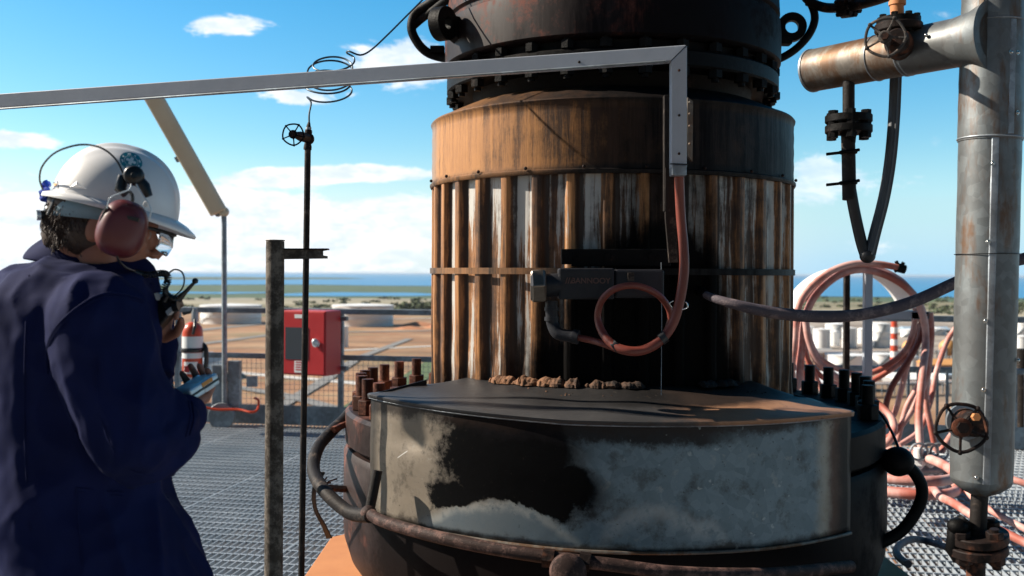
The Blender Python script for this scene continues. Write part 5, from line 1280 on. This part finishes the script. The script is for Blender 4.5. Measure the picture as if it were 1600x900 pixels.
# hair: cap with combed strands ending above the collar
hm = MB().ball(hl(-.012, 0, .036), (.101, .082, .098), HR, 64, 48)
def hn(p):
    q = HR.transposed() @ (p - HC); return q
nv_ = []
for p in hm.v:
    q = hn(p)
    if q.x > .045 and q.z < .04: p -= HR @ Vector((.03, 0, -.02))
    f_ = .0018 * mnoise.noise(Vector((q.x * 60, q.y * 90, q.z * 25))) + .003
    p += (p - hl(-.012, 0, .036)).normalized() * (f_ - (.012 if q.z > .03 else 0))
    p += HR @ Vector((.006, 0, 0))
hm.ball(hl(-.022, -.046, -.020), (.046, .034, .052), HR, 24, 16)
hm.tube([hl(-.05, 0, -.01), hl(-.058, 0, -.045), hl(-.052, 0, -.075)], [.055, .048, .035], 24)
rh_ = random.Random(4)
hair = hm.build('hair', M['hair'], person, smooth=80)
sm = MB()
for k in range(1300):
    a = R(rh_.uniform(105, 262)); z0 = rh_.uniform(-.05, .03); rr_ = (.098 if z0 > -.01 else .098 + (z0 + .01) * .45)
    x0, y0 = rr_ * math.cos(a) - .008, .078 * (1 + (z0 if z0 < 0 else 0) * 3.0) * math.sin(a)
    L = rh_.uniform(.012, .03); p0 = Vector((x0, y0, z0)); p1 = p0 + Vector((-.002 + rh_.uniform(-.003, .003), rh_.uniform(-.006, .006), -L * .6)); p2 = p0 + Vector((.004 + rh_.uniform(-.004, .004), rh_.uniform(-.01, .01), -L))
    p2 += Vector((-.004, 0, 0)) * rh_.random()
    sm.tube([hl(*p0), hl(*p1), hl(*p2)], [.0010, .0009, .0003], 4)
sm.build('hair_strands', M['hair'], hair)

# --- jacket
jm = MB()
loft(jm, [tor(150, 402, .085, .10), tor(140, 412, .115, .15), tor(126, 428, .142, .205), tor(116, 462, .158, .235), tor(112, 520, .168, .24), tor(108, 600, .165, .235), tor(110, 700, .170, .23), tor(116, 760, .178, .235), tor(136, 820, .194, .245), tor(158, 890, .208, .255), tor(170, 950, .218, .26), tor(176, 985, .220, .26)])
def arm(s, e, w, rs_, cuff):
    pts = smooth_path([s, s.lerp(e, .5), e.lerp(s, .10), e.lerp(w, .12), e.lerp(w, .55), w], 4)
    n_ = len(pts); rr_ = [rs_[0] + (rs_[1] - rs_[0]) * min(1, i / (n_ * .5)) if i < n_ * .5 else rs_[1] + (rs_[2] - rs_[1]) * (i - n_ * .5) / (n_ * .5) for i in range(n_)]
    jm.tube(pts, rr_, 24); jm.ball(s, rs_[0] * 1.02)
arm(nS, nE, nW.lerp(nE, -.04), (.094, .080, .050), .05)
jm.ball(P(252, 690, 1.90), (.066, .062, .058)); jm.ball(P(270, 650, 1.93), (.055, .055, .05))
arm(fS, fE, fW.lerp(fE, .18), (.085, .070, .050), .05)
jm.tube([P(248, 470, 2.16), P(246, 540, 2.12), P(250, 590, 2.06)], [.03, .034, .03], 16)
def folds(p, n):
    x, y, z = p
    px = 800 + FPX * x / y; py = HOR - FPX * (z - CH) / y
    a = mnoise.noise(Vector((x * 9, y * 9, z * 3.2))); b = mnoise.noise(Vector((x * 16 + z * 7, y * 16, z * 11 - x * 6)))
    r1 = (1 - abs(a) * 2); r2 = (1 - abs(b) * 2.4)
    el_ = math.exp(-((px - 230) / 70) ** 2 - ((py - 690) / 70) ** 2)
    return n * (.011 * r1 * abs(r1) + (.004 + .007 * el_) * r2 - .004 + .0016 * mnoise.noise(Vector((x * 45, y * 45, z * 30))))
jacket = fuse(jm, 'jacket', M['navy'], person, .0060, 5, folds)
# stitched sleeve seam and shoulder yoke seam, laid on the cloth
from mathutils.bvhtree import BVHTree
def bvh_of(o):
    me = o.data; off = Vector((0, 0, 0)); q = o.parent
    while q is not None: off += q.location; q = q.parent
    return BVHTree.FromPolygons([v.co + off for v in me.vertices], [tuple(p.vertices) for p in me.polygons])
bv = bvh_of(jacket)
def onj(px, py):
    o_ = Vector((0, 0, CH)); d_ = (P(px, py, 1) - o_).normalized(); h = bv.ray_cast(o_, d_)
    return h[0], h[1]
for off_, r_ in ((0, .0030), (5, .0016)):
    pts = [onj(px, py + off_) for px, py in ((224, 468), (200, 461), (172, 458), (150, 464), (132, 474), (110, 490), (92, 508), (80, 528), (74, 552), (74, 580))]
    pts = [h[0] + h[1] * .001 for h in pts if h[0] is not None]
    if len(pts) > 3: MB().tube(smooth_path(pts, 6), r_, 6).build('sleeve_seam', M['navy'], jacket)
# sleeve seam down the back of the arm, elbow stitching, cuff band and a hip pocket
for path, r_, nm in (([(150, 560), (152, 610), (160, 660), (178, 704), (206, 734), (240, 744)], .0013, 'sleeve_stitching'), ([(292, 606), (300, 628), (303, 655), (296, 680)], .0018, 'cuff_seam'),
                     ([(286, 603), (294, 626), (297, 655), (290, 683)], .0011, 'cuff_seam'), ([(46, 430), (40, 520), (38, 620), (40, 720), (48, 830)], .0014, 'side_seam'),
                     ([(120, 762), (190, 770), (262, 778)], .0018, 'pocket_edge'), ([(120, 768), (190, 776), (262, 784)], .0010, 'pocket_edge'), ([(120, 762), (124, 830), (130, 895)], .0014, 'pocket_edge')):
    pts = [onj(px, py) for px, py in path]; pts = [h[0] + h[1] * .0008 for h in pts if h[0] is not None]
    if len(pts) > 2: MB().tube(smooth_path(pts, 6), r_, 6).build(nm, M['navy'], jacket)
# collar
cm_ = MB(); K = 48; vs = []
c_lo = Q(142, 424, 0); c_hi = Q(158, 398, -.01)
for k in range(K + 1):
    a = R(-168) + R(336) * k / K; a2 = a + math.pi      # opening faces forward
    ca, sa = math.cos(a2), math.sin(a2)
    tipf = max(0, ca) ** 6
    lo = c_lo + fw * (.125 * ca) + lf * (.118 * sa) + Vector((0, 0, -.022 * ca - .020 * tipf))
    hi = c_hi + fw * (.100 * ca + .010 * tipf) + lf * (.088 * sa) + Vector((0, 0, -.040 * ca - .004 + .004 * math.sin(k * .9) - .012 * tipf))
    md = lo.lerp(hi, .55) + (fw * ca + lf * sa) * .014
    inn = hi - (fw * ca + lf * sa) * .007 + Vector((0, 0, -.004)); inl = lo - (fw * ca + lf * sa) * .012
    vs += [lo + (fw * ca + lf * sa) * .008, md, hi, inn, inl]
fs = []
for k in range(K):
    for j in range(5): fs.append((k * 5 + j, k * 5 + (j + 1) % 5, (k + 1) * 5 + (j + 1) % 5, (k + 1) * 5 + j))
fs += [(0, 1, 2, 3, 4), tuple(K * 5 + j for j in (4, 3, 2, 1, 0))]
co = cm_.add(vs, fs).build('collar', M['navy'], jacket, smooth=70); sb = co.modifiers.new('s', 'SUBSURF'); sb.levels = 2; sb.render_levels = 2
# collar tip sticking out over the chest
MB().prism([P(205, 434, 1.96), P(238, 443, 1.99), P(236, 449, 1.99), P(214, 468, 1.95), P(190, 462, 1.92), P(184, 440, 1.93)], (0, .02, 0)).build('collar_tip', M['navy'], jacket, smooth=0, bevel=.004)
# trousers and boots
tm = MB()
loft(tm, [tor(150, 880, .135, .19), tor(152, 950, .14, .20), tor(152, 1010, .13, .19)])
for (h_, k_, a_) in legs: tm.tube([h_ + Vector((0, 0, -.03)), h_.lerp(k_, .5), k_, k_.lerp(a_, .5), a_ + Vector((0, 0, .02))], [.112, .10, .082, .078, .074], 20)
fuse(tm, 'trousers', M['navy_dark'], person, .010, 4, lambda p, n: n * .008 * mnoise.noise(p * 12))
for (h_, k_, a_) in legs:
    b = MB(); b.tube([a_ + Vector((0, 0, .07)), a_, a_ + Vector((0, 0, -.045))], [.056, .054, .05], 18); b.tube([a_ + Vector((-.055, -.01, -.048)), a_ + Vector((.04, .01, -.045)), a_ + Vector((.13, .04, -.052)), a_ + Vector((.17, .05, -.062))], [.042, .046, .044, .024], 18)
    fuse(b, 'boot', M['black_plastic'], person, .006, 3)

# --- hard hat
hatC = Vector((.018, 0, .040)); ha, hb_, hc_ = .120, .106, .120
def hatp(phi, t, off=0):
    """phi round (0 = forward), t 0 rim .. 1 crown"""
    e = t * math.pi / 2; r = math.cos(e) ** .88; z = math.sin(e) ** 1.0
    x, y = r * math.cos(phi), r * math.sin(phi)
    ridge = .0055 * math.exp(-(y * hb_ / .016) ** 2) * min(1, t * 4) + .002 * math.exp(-((abs(y * hb_) - .040) / .010) ** 2) * min(1, t * 4)
    return Vector((x * (ha + off + (.004 if x < 0 else 0)), y * (hb_ + off), z * (hc_ + off + ridge) + (ridge if t > .05 else 0)))
hat = MB(); N1, N2 = 96, 28; vs = []; fs = []
for i in range(N2 + 1):
    for k in range(N1): vs.append(hl(*(hatC + hatp(2 * math.pi * k / N1, i / N2 * .995))))
for i in range(N2):
    for k in range(N1): fs.append((i * N1 + k, i * N1 + (k + 1) % N1, (i + 1) * N1 + (k + 1) % N1, (i + 1) * N1 + k))
fs.append(tuple(N2 * N1 + k for k in range(N1)))
hat.add(vs, fs)
vs = []; fs = []
for k in range(N1):
    ph = 2 * math.pi * k / N1; c = max(0, math.cos(ph)); b = max(0, -math.cos(ph)); w = .012 + .030 * c ** 1.6 + .004 * b ** 2
    p = hatC + hatp(ph, 0); d = Vector((math.cos(ph) / ha, math.sin(ph) / hb_, 0)).normalized(); drop = .004 + .012 * c ** 2 - .002 * b
    rimc = [(0, .004), (w * .5, .001 - drop * .35), (w * .92, -.0005 - drop), (w, -.005 - drop), (w * .96, -.009 - drop), (w * .86, -.006 - drop), (w * .4, -.004 - drop * .35), (-.003, -.006), (-.004, .002)]
    vs += [hl(*(p + d * q[0] + Vector((0, 0, q[1])))) for q in rimc]
for k in range(N1):
    for j in range(9): fs.append((k * 9 + j, k * 9 + (j + 1) % 9, ((k + 1) % N1) * 9 + (j + 1) % 9, ((k + 1) % N1) * 9 + j))
hat.add(vs, fs)
hat_o = hat.build('hard_hat', M['hat'], person, smooth=60)
HBV = bvh_of(hat_o)
def onhat(px, py, off=0.0):
    """where the line of sight meets the shell (ellipsoid), lifted by off"""
    if off >= 0:
        s0 = Vector((0, 0, CH)); h = HBV.ray_cast(s0, (P(px, py, 1) - s0).normalized())
        if h[0] is not None:
            n = h[1] if h[1].y < 0 else -h[1]
            return h[0] + n * (off * .5 + .0002), n
    o_ = HR.transposed() @ (Vector((0, 0, CH)) - HC) - hatC; d_ = HR.transposed() @ (P(px, py, 1) - Vector((0, 0, CH)))
    A = Vector((ha + off, hb_ + off, hc_ + off)); oo = Vector([o_[i] / A[i] for i in range(3)]); dd = Vector([d_[i] / A[i] for i in range(3)])
    a, b, c = dd.dot(dd), 2 * oo.dot(dd), oo.dot(oo) - 1; D = b * b - 4 * a * c
    t = (-b - math.sqrt(max(D, 0))) / (2 * a); p = o_ + d_ * t
    n = HR @ Vector([p[i] / A[i] ** 2 for i in range(3)]).normalized()
    return hl(*(hatC + p)), n
def decal(name, poly, mt, off, parent): MB().add([onhat(x, y, off)[0] for x, y in poly], [tuple(range(len(poly)))]).build(name, M[mt], parent, smooth=0)
def ell(cx, cy, rx, ry, rot, n=32, a0=0, a1=360):
    out = []
    for k in range(n):
        a = R(a0 + (a1 - a0) * k / (n if a1 - a0 == 360 else n - 1)); x, y = rx * math.cos(a), ry * math.sin(a)
        out.append((cx + x * math.cos(R(rot)) - y * math.sin(R(rot)), cy + x * math.sin(R(rot)) + y * math.cos(R(rot))))
    return out
def ringd(name, cx, cy, r0, r1, q, rot, mt, off, parent, a0=0, a1=360, n=40):
    A = ell(cx, cy, r0, r0 * q, rot, n, a0, a1); B = ell(cx, cy, r1, r1 * q, rot, n, a0, a1); vs = [onhat(*p, off)[0] for p in A + B]
    full = a1 - a0 == 360; MB().add(vs, [(k, (k + 1) % n, n + (k + 1) % n, n + k) for k in range(n if full else n - 1)]).build(name, M[mt], parent, smooth=60)
bx_, by_, bq, brt = 204.5, 252.5, .72, 25
ringd('badge', bx_, by_, .2, 18.3, bq, brt, 'teal', .0020, hat_o)
ringd('badge_ring', bx_, by_, 10.4, 11.2, bq, brt, 'white_small', .0026, hat_o)
for k in range(8):
    ringd('badge_mark', bx_, by_, 12.8, 15.6, bq, brt, 'white_small', .0026, hat_o, k * 45 + 4, k * 45 + 4 + (22 if k % 2 else 12), 6)
crs = [(-2.6, -8), (2.6, -8), (2.6, -2.6), (8, -2.6), (8, 2.6), (2.6, 2.6), (2.6, 8), (-2.6, 8), (-2.6, 2.6), (-8, 2.6), (-8, -2.6), (-2.6, -2.6)]
rt_ = R(brt); vs2 = [(bx_ + x * math.cos(rt_) - y * bq * math.sin(rt_), by_ + x * math.sin(rt_) + y * bq * math.cos(rt_)) for x, y in crs]
MB().add([onhat(x, y, .0030)[0] for x, y in vs2], [(0, 1, 2, 11), (11, 2, 3, 4, 5, 8, 9, 10), (8, 5, 6, 7)]).build('badge_cross', M['white_small'], hat_o, smooth=0)
# moulded side triangle, rear sticker, rivet
MB().add([onhat(x, y, o_)[0] for x, y, o_ in ((104, 296, .0005), (137, 296, .0005), (120, 284, .0005), (112, 293, .004), (129, 293, .004), (120, 288, .004))], [(0, 1, 4, 3), (1, 2, 5, 4), (2, 0, 3, 5), (3, 4, 5)]).build('vent_moulding', M['hat'], hat_o, smooth=0)
decal('sticker', [(83, 285), (91, 283), (92, 294), (84, 297)], 'black_plastic', .0015, hat_o); decal('sticker_mark', [(84, 288), (89, 286), (89, 290), (85, 292)], 'orange_label', .002, hat_o)
# blue clip at the back
mb = MB()
for (x0, y0, x1, y1, dd) in ((66, 290, 78, 287, 1.985), (63, 302, 76, 294, 1.98), (70, 283, 76, 292, 1.98), (64, 312, 74, 304, 1.985)): mb.tube([P(x0, y0, dd), P(x1, y1, dd)], .0055, 8)
mb.prism([P(61, 301, 1.985), P(71, 304, 1.985), P(74, 317, 1.985), P(63, 314, 1.985)], (0, .012, 0)); mb.build('clip', M['blue_plastic'], hat_o, smooth=30)
# wire arc from the clip over the shell
MB().tube(PP([(67, 296, 1.97), (62, 280, 1.95), (66, 260, 1.92), (84, 240, 1.89), (110, 229, 1.88), (135, 226, 1.88), (160, 232, 1.87), (180, 248, 1.87), (192, 270, 1.87), (198, 291, 1.88)], None, 8), .0019, 8).build('wire_arc', M['black_plastic'], hat_o)
# head band and suspension under the shell
mb = MB(); K = 60; vs = []
for k in range(K + 1):
    ph = R(70) + R(220) * k / K; b = Vector((.105 * math.cos(ph), .091 * math.sin(ph), 0))
    vs += [hl(*(b + Vector((0, 0, .038)))), hl(*(b * .985 + Vector((0, 0, .006 - .012 * max(0, -math.cos(ph))))))]
mb.add(vs, [(2 * k, 2 * k + 1, 2 * k + 3, 2 * k + 2) for k in range(K)]); hbo = mb.build('head_band', M['band_in'], hat_o); s_ = hbo.modifiers.new('t', 'SOLIDIFY'); s_.thickness = .002
mb = MB(); mb.ball(hl(-.098, -.012, .004), (.012, .02, .014), HR); mb.cyl(hl(-.100, -.02, -.004), hl(-.114, -.026, -.010), .009, n=14); mb.tube([hl(-.088, -.04, .03), hl(-.094, -.035, -.006)], .008, 8); mb.build('ratchet', M['black_plastic'], hat_o, smooth=50)
MB().cyl(hl(-.112, -.024, -.009), hl(-.119, -.026, -.011), .0105, n=14).build('knob', M['silver'], hat_o)
pr_, nr_ = onhat(228, 318, .001); MB().lathe(P(228, 319, 1.875), [(0, .003), (.004, .003), (.0055, 0)], 16, axis=(0, -1, 0)).build('rivet', M['white_small'], hat_o)
# ear defender
ed = MB(); ec = P(191, 357, 1.862); en = (HR @ Vector((0, -1, 0))).normalized(); eu = (HR @ Vector((.06, 0, 1))).normalized(); eu = (eu - en * eu.dot(en)).normalized(); ef = eu.cross(en)
if ef.x < 0: ef = -ef
def cup(mb, prof, sx=1, sy=1, c=ec):
    vs = []; K = 56
    for (r, h) in prof:
        for k in range(K):
            a = 2 * math.pi * k / K; ca, sa = math.cos(a), math.sin(a); sup = (abs(ca) ** 2.5 + abs(sa) ** 2.5) ** (-1 / 2.5)
            egg = 1 - .05 * sa
            vs.append(c + (ef * ca * .0435 * egg + eu * sa * .0535) * sup * r + en * h)
    n = len(prof); mb.add(vs, [(i * K + k, i * K + (k + 1) % K, (i + 1) * K + (k + 1) % K, (i + 1) * K + k) for i in range(n - 1) for k in range(K)] + [tuple(range(K)), tuple((n - 1) * K + k for k in range(K))])
cup(ed, [(.96, -.028), (1.0, -.022), (1.02, -.008), (1.0, .004), (.95, .014), (.84, .023), (.70, .029), (.55, .032), (.35, .0335), (.1, .034)])
edo = ed.build('ear_defender', M['muff'], person, smooth=60)
cu_ = MB(); cup(cu_, [(.80, -.052), (.93, -.048), (.96, -.038), (.93, -.029), (.80, -.027)]); cu_.build('cushion', M['black_plastic'], edo, smooth=60)
MB().prism([P(194, 336, 1.834), P(217, 341, 1.834), P(216, 347, 1.834), P(193, 341, 1.834)], (0, .006, 0)).build('brand_bar', M['black_plastic'], edo, smooth=0)
mb = MB(); mb.lathe(P(209, 274, 1.862), [(0, .010), (.014, .010), (.018, .006), (.0185, -.01), (0, -.012)], 28, axis=(0.25, -1, 0.1)); mb.tube([P(193, 276, 1.875), P(188, 296, 1.868), P(196, 303, 1.866)], [.010, .011, .008], 10); mb.tube([P(214, 280, 1.875), P(226, 292, 1.87), P(233, 307, 1.872)], [.012, .011, .007], 10)
mb.build('pivot', M['black_plastic'], edo, smooth=50)
MB().lathe(P(209, 274, 1.850), [(0, .002), (.005, .002), (.006, 0)], 16, axis=(0.25, -1, 0.1)).build('pin', M['black_plastic'], edo)
for pts in ([(205, 288, 1.85), (202, 296, 1.84), (185, 303, 1.83), (172, 310, 1.828), (167, 326, 1.83)], [(213, 288, 1.85), (222, 304, 1.85), (232, 318, 1.85), (236, 330, 1.85), (233, 342, 1.85)]):
    MB().tube(PP(pts), .0015, 8).build('wire_arm', M['silver'], edo)
MB().tube(PP([(168, 322, 1.835), (160, 340, 1.835), (155, 352, 1.84)]), .0035, 8).build('arm_sleeve', M['black_plastic'], edo)
MB().tube(PP([(203, 300, 1.84), (207, 306, 1.835), (207, 315, 1.835)]), .003, 8).build('cord_stub', M['black_plastic'], edo)
MB().tube(PP([(182, 396, 1.85), (186, 408, 1.86), (196, 418, 1.9), (210, 424, 1.95)]), .0022, 8).build('lead', M['black_plastic'], edo)
# safety glasses
gm = MB(); K = 26; vs = []
for k in range(K + 1):
    a = R(-50) + R(100) * k / K; x = .058 + .080 * math.cos(a); y = .072 * math.sin(a); zlo = -.034 + .026 * abs(math.sin(a)) ** 3 + .014 * math.exp(-(a / .2) ** 2)
    vs += [hl(x, y, .012), hl(x + .003, y, -.012), hl(x - .001, y, zlo)]
gl = MB().add(vs, [(3 * k + j, 3 * k + j + 1, 3 * k + 4 + j, 3 * k + 3 + j) for k in range(K) for j in range(2)])
fr_ = MB().tube([hl(.058 + .081 * math.cos(R(-86 + 172 * k / K)), .073 * math.sin(R(-86 + 172 * k / K)), .0135) for k in range(K + 1)], .0036, 8)
for s in (-1, 1): fr_.tube([hl(.045, s * .071, .0135), hl(.02, s * .078, .008), hl(-.01, s * .082, .002)], [.0036, .003, .0028], 8)
fo = fr_.build('safety_glasses', M['black_plastic'], person)
lo_ = gl.build('lens', M['lens'], fo, smooth=60); s_ = lo_.modifiers.new('t', 'SOLIDIFY'); s_.thickness = .0018

# ================================================================== HELD THINGS
rd = thing('handheld_radio', P(250, 500, 2.03), 'black handheld radio with stubby antenna and coiled cord held near the chin', 'radio')
ra = (P(300, 443, 2.03) - P(232, 520, 2.03)).normalized(); rf = Vector((0, -1, .15)); rf = (rf - ra * rf.dot(ra)).normalized(); rs3 = ra.cross(rf).normalized()
RM3 = Matrix((rs3, ra, rf)).transposed(); rcn = P(247, 490, 2.03)
MB().box(rcn, (.052, .075, .034), RM3).build('case', M['black_plastic'], rd, smooth=0, bevel=.005)
MB().prism([P(225, 464, 2.005), P(236, 456, 2.01), P(260, 460, 2.01), P(247, 470, 2.005)], (0, .05, .0)).build('top_panel', M['silver'], rd, smooth=0, bevel=.002)
MB().prism([P(228, 463.5, 2.0035), P(238, 457.8, 2.0035), P(255, 460.5, 2.0035), P(246, 468, 2.0035)], (0, .001, 0)).build('label', M['white_small'], rd, smooth=0)
MB().prism([P(248, 470, 2.0), P(262, 460, 2.0), P(275, 468, 2.0), P(279, 479, 2.0), P(268, 486, 2.0), P(256, 486, 2.0)], (0, .04, 0)).build('shoulder', M['black_plastic'], rd, smooth=0, bevel=.004)
MB().prism([P(258, 487, 1.995), P(268, 478, 1.995), P(271, 484, 1.995), P(262, 493, 1.995)], (0, .02, 0)).build('side_label', M['silver'], rd, smooth=0)
MB().tube([P(266, 480, 2.02), P(280, 466, 2.02), P(290, 456, 2.02), P(303, 442, 2.02)], [.0085, .0075, .0045, .0034], 12).build('antenna', M['black_plastic'], rd)
MB().ball(P(305, 439, 2.02), .0062).build('antenna_tip', M['black_plastic'], rd)
mb = MB(); mb.cyl(P(270, 480, 2.0), P(279, 478, 2.0), .010, n=16); mb.cyl(P(256, 470, 2.0), P(262, 462, 2.0), .008, n=16); mb.build('knob', M['black_plastic'], rd)
# coiled cord: an axis path wound with a helix
def coil(axis, r, turns, wr, name, par):
    n = turns * 12; pts = []; N_ = len(axis) - 1; u = None
    for i in range(n + 1):
        f_ = i / n * N_; j = min(int(f_), N_ - 1); p = axis[j].lerp(axis[j + 1], f_ - j); t = (axis[j + 1] - axis[j]).normalized()
        if u is None: u, _ = perp(t)
        u = (u - t * u.dot(t)).normalized(); w = t.cross(u); a = i * 2 * math.pi / 12
        pts.append(p + r * (math.cos(a) * u + math.sin(a) * w))
    return MB().tube(pts, wr, 6).build(name, M['black_plastic'], par)
ax1 = PP([(212, 426, 1.96), (225, 429, 1.97), (240, 429, 1.98), (253, 427, 1.99), (261, 430, 2.0), (262, 440, 2.0), (257, 450, 2.0), (260, 460, 2.0), (268, 466, 2.0), (276, 468, 2.0)])
coil(ax1, .0060, 34, .0016, 'coiled_cord', rd)
MB().tube([P(208, 425, 1.955), P(220, 429, 1.965)], .0062, 10).build('cord_plug', M['black_plastic'], rd)
MB().tube(PP([(266, 466, 1.99), (276, 460, 2.0), (285, 450, 2.0), (288, 437, 2.0), (284, 425, 2.0), (274, 421, 2.0), (266, 425, 2.0), (262, 432, 2.0)]), .0017, 8).build('cord_loop', M['black_plastic'], rd)
gd = thing('handheld_meter', P(305, 605, 1.97), 'silver-blue handheld meter box with an orange label in the near hand', 'meter')
ma = (P(333, 592, 2.02) - P(286, 622, 1.93)).normalized(); mn = Vector((-.25, -.35, .9)); mn = (mn - ma * mn.dot(ma)).normalized(); mw = ma.cross(mn)
MM3 = Matrix((ma, mw, mn)).transposed(); mc = P(305, 606, 1.975)
MB().box(mc, (.092, .050, .024), MM3).build('case', M['silver'], gd, smooth=0, bevel=.004)
MB().box(mc - mn * .0005, (.094, .052, .005), MM3).build('black_gasket', M['black_plastic'], gd, smooth=0, bevel=.001)
sgn = -1 if mw.y > 0 else 1
MB().box(mc + mw * sgn * .0255 + mn * .0068 + ma * .008, (.034, .0012, .008), MM3).build('orange_label', M['orange_label'], gd, smooth=0)
MB().box(mc + mn * .0122 + ma * .012, (.036, .032, .001), MM3).build('display', M['glass_dark'] if False else M['white_small'], gd, smooth=0)
MB().box(mc + mn * .0122 - ma * .024, (.022, .034, .001), MM3).build('label', M['white_small'], gd, smooth=0)
MB().box(mc - mn * .007 + mw * sgn * .0255 + ma * .01, (.03, .001, .006), MM3).build('white_label', M['white_small'], gd, smooth=0)
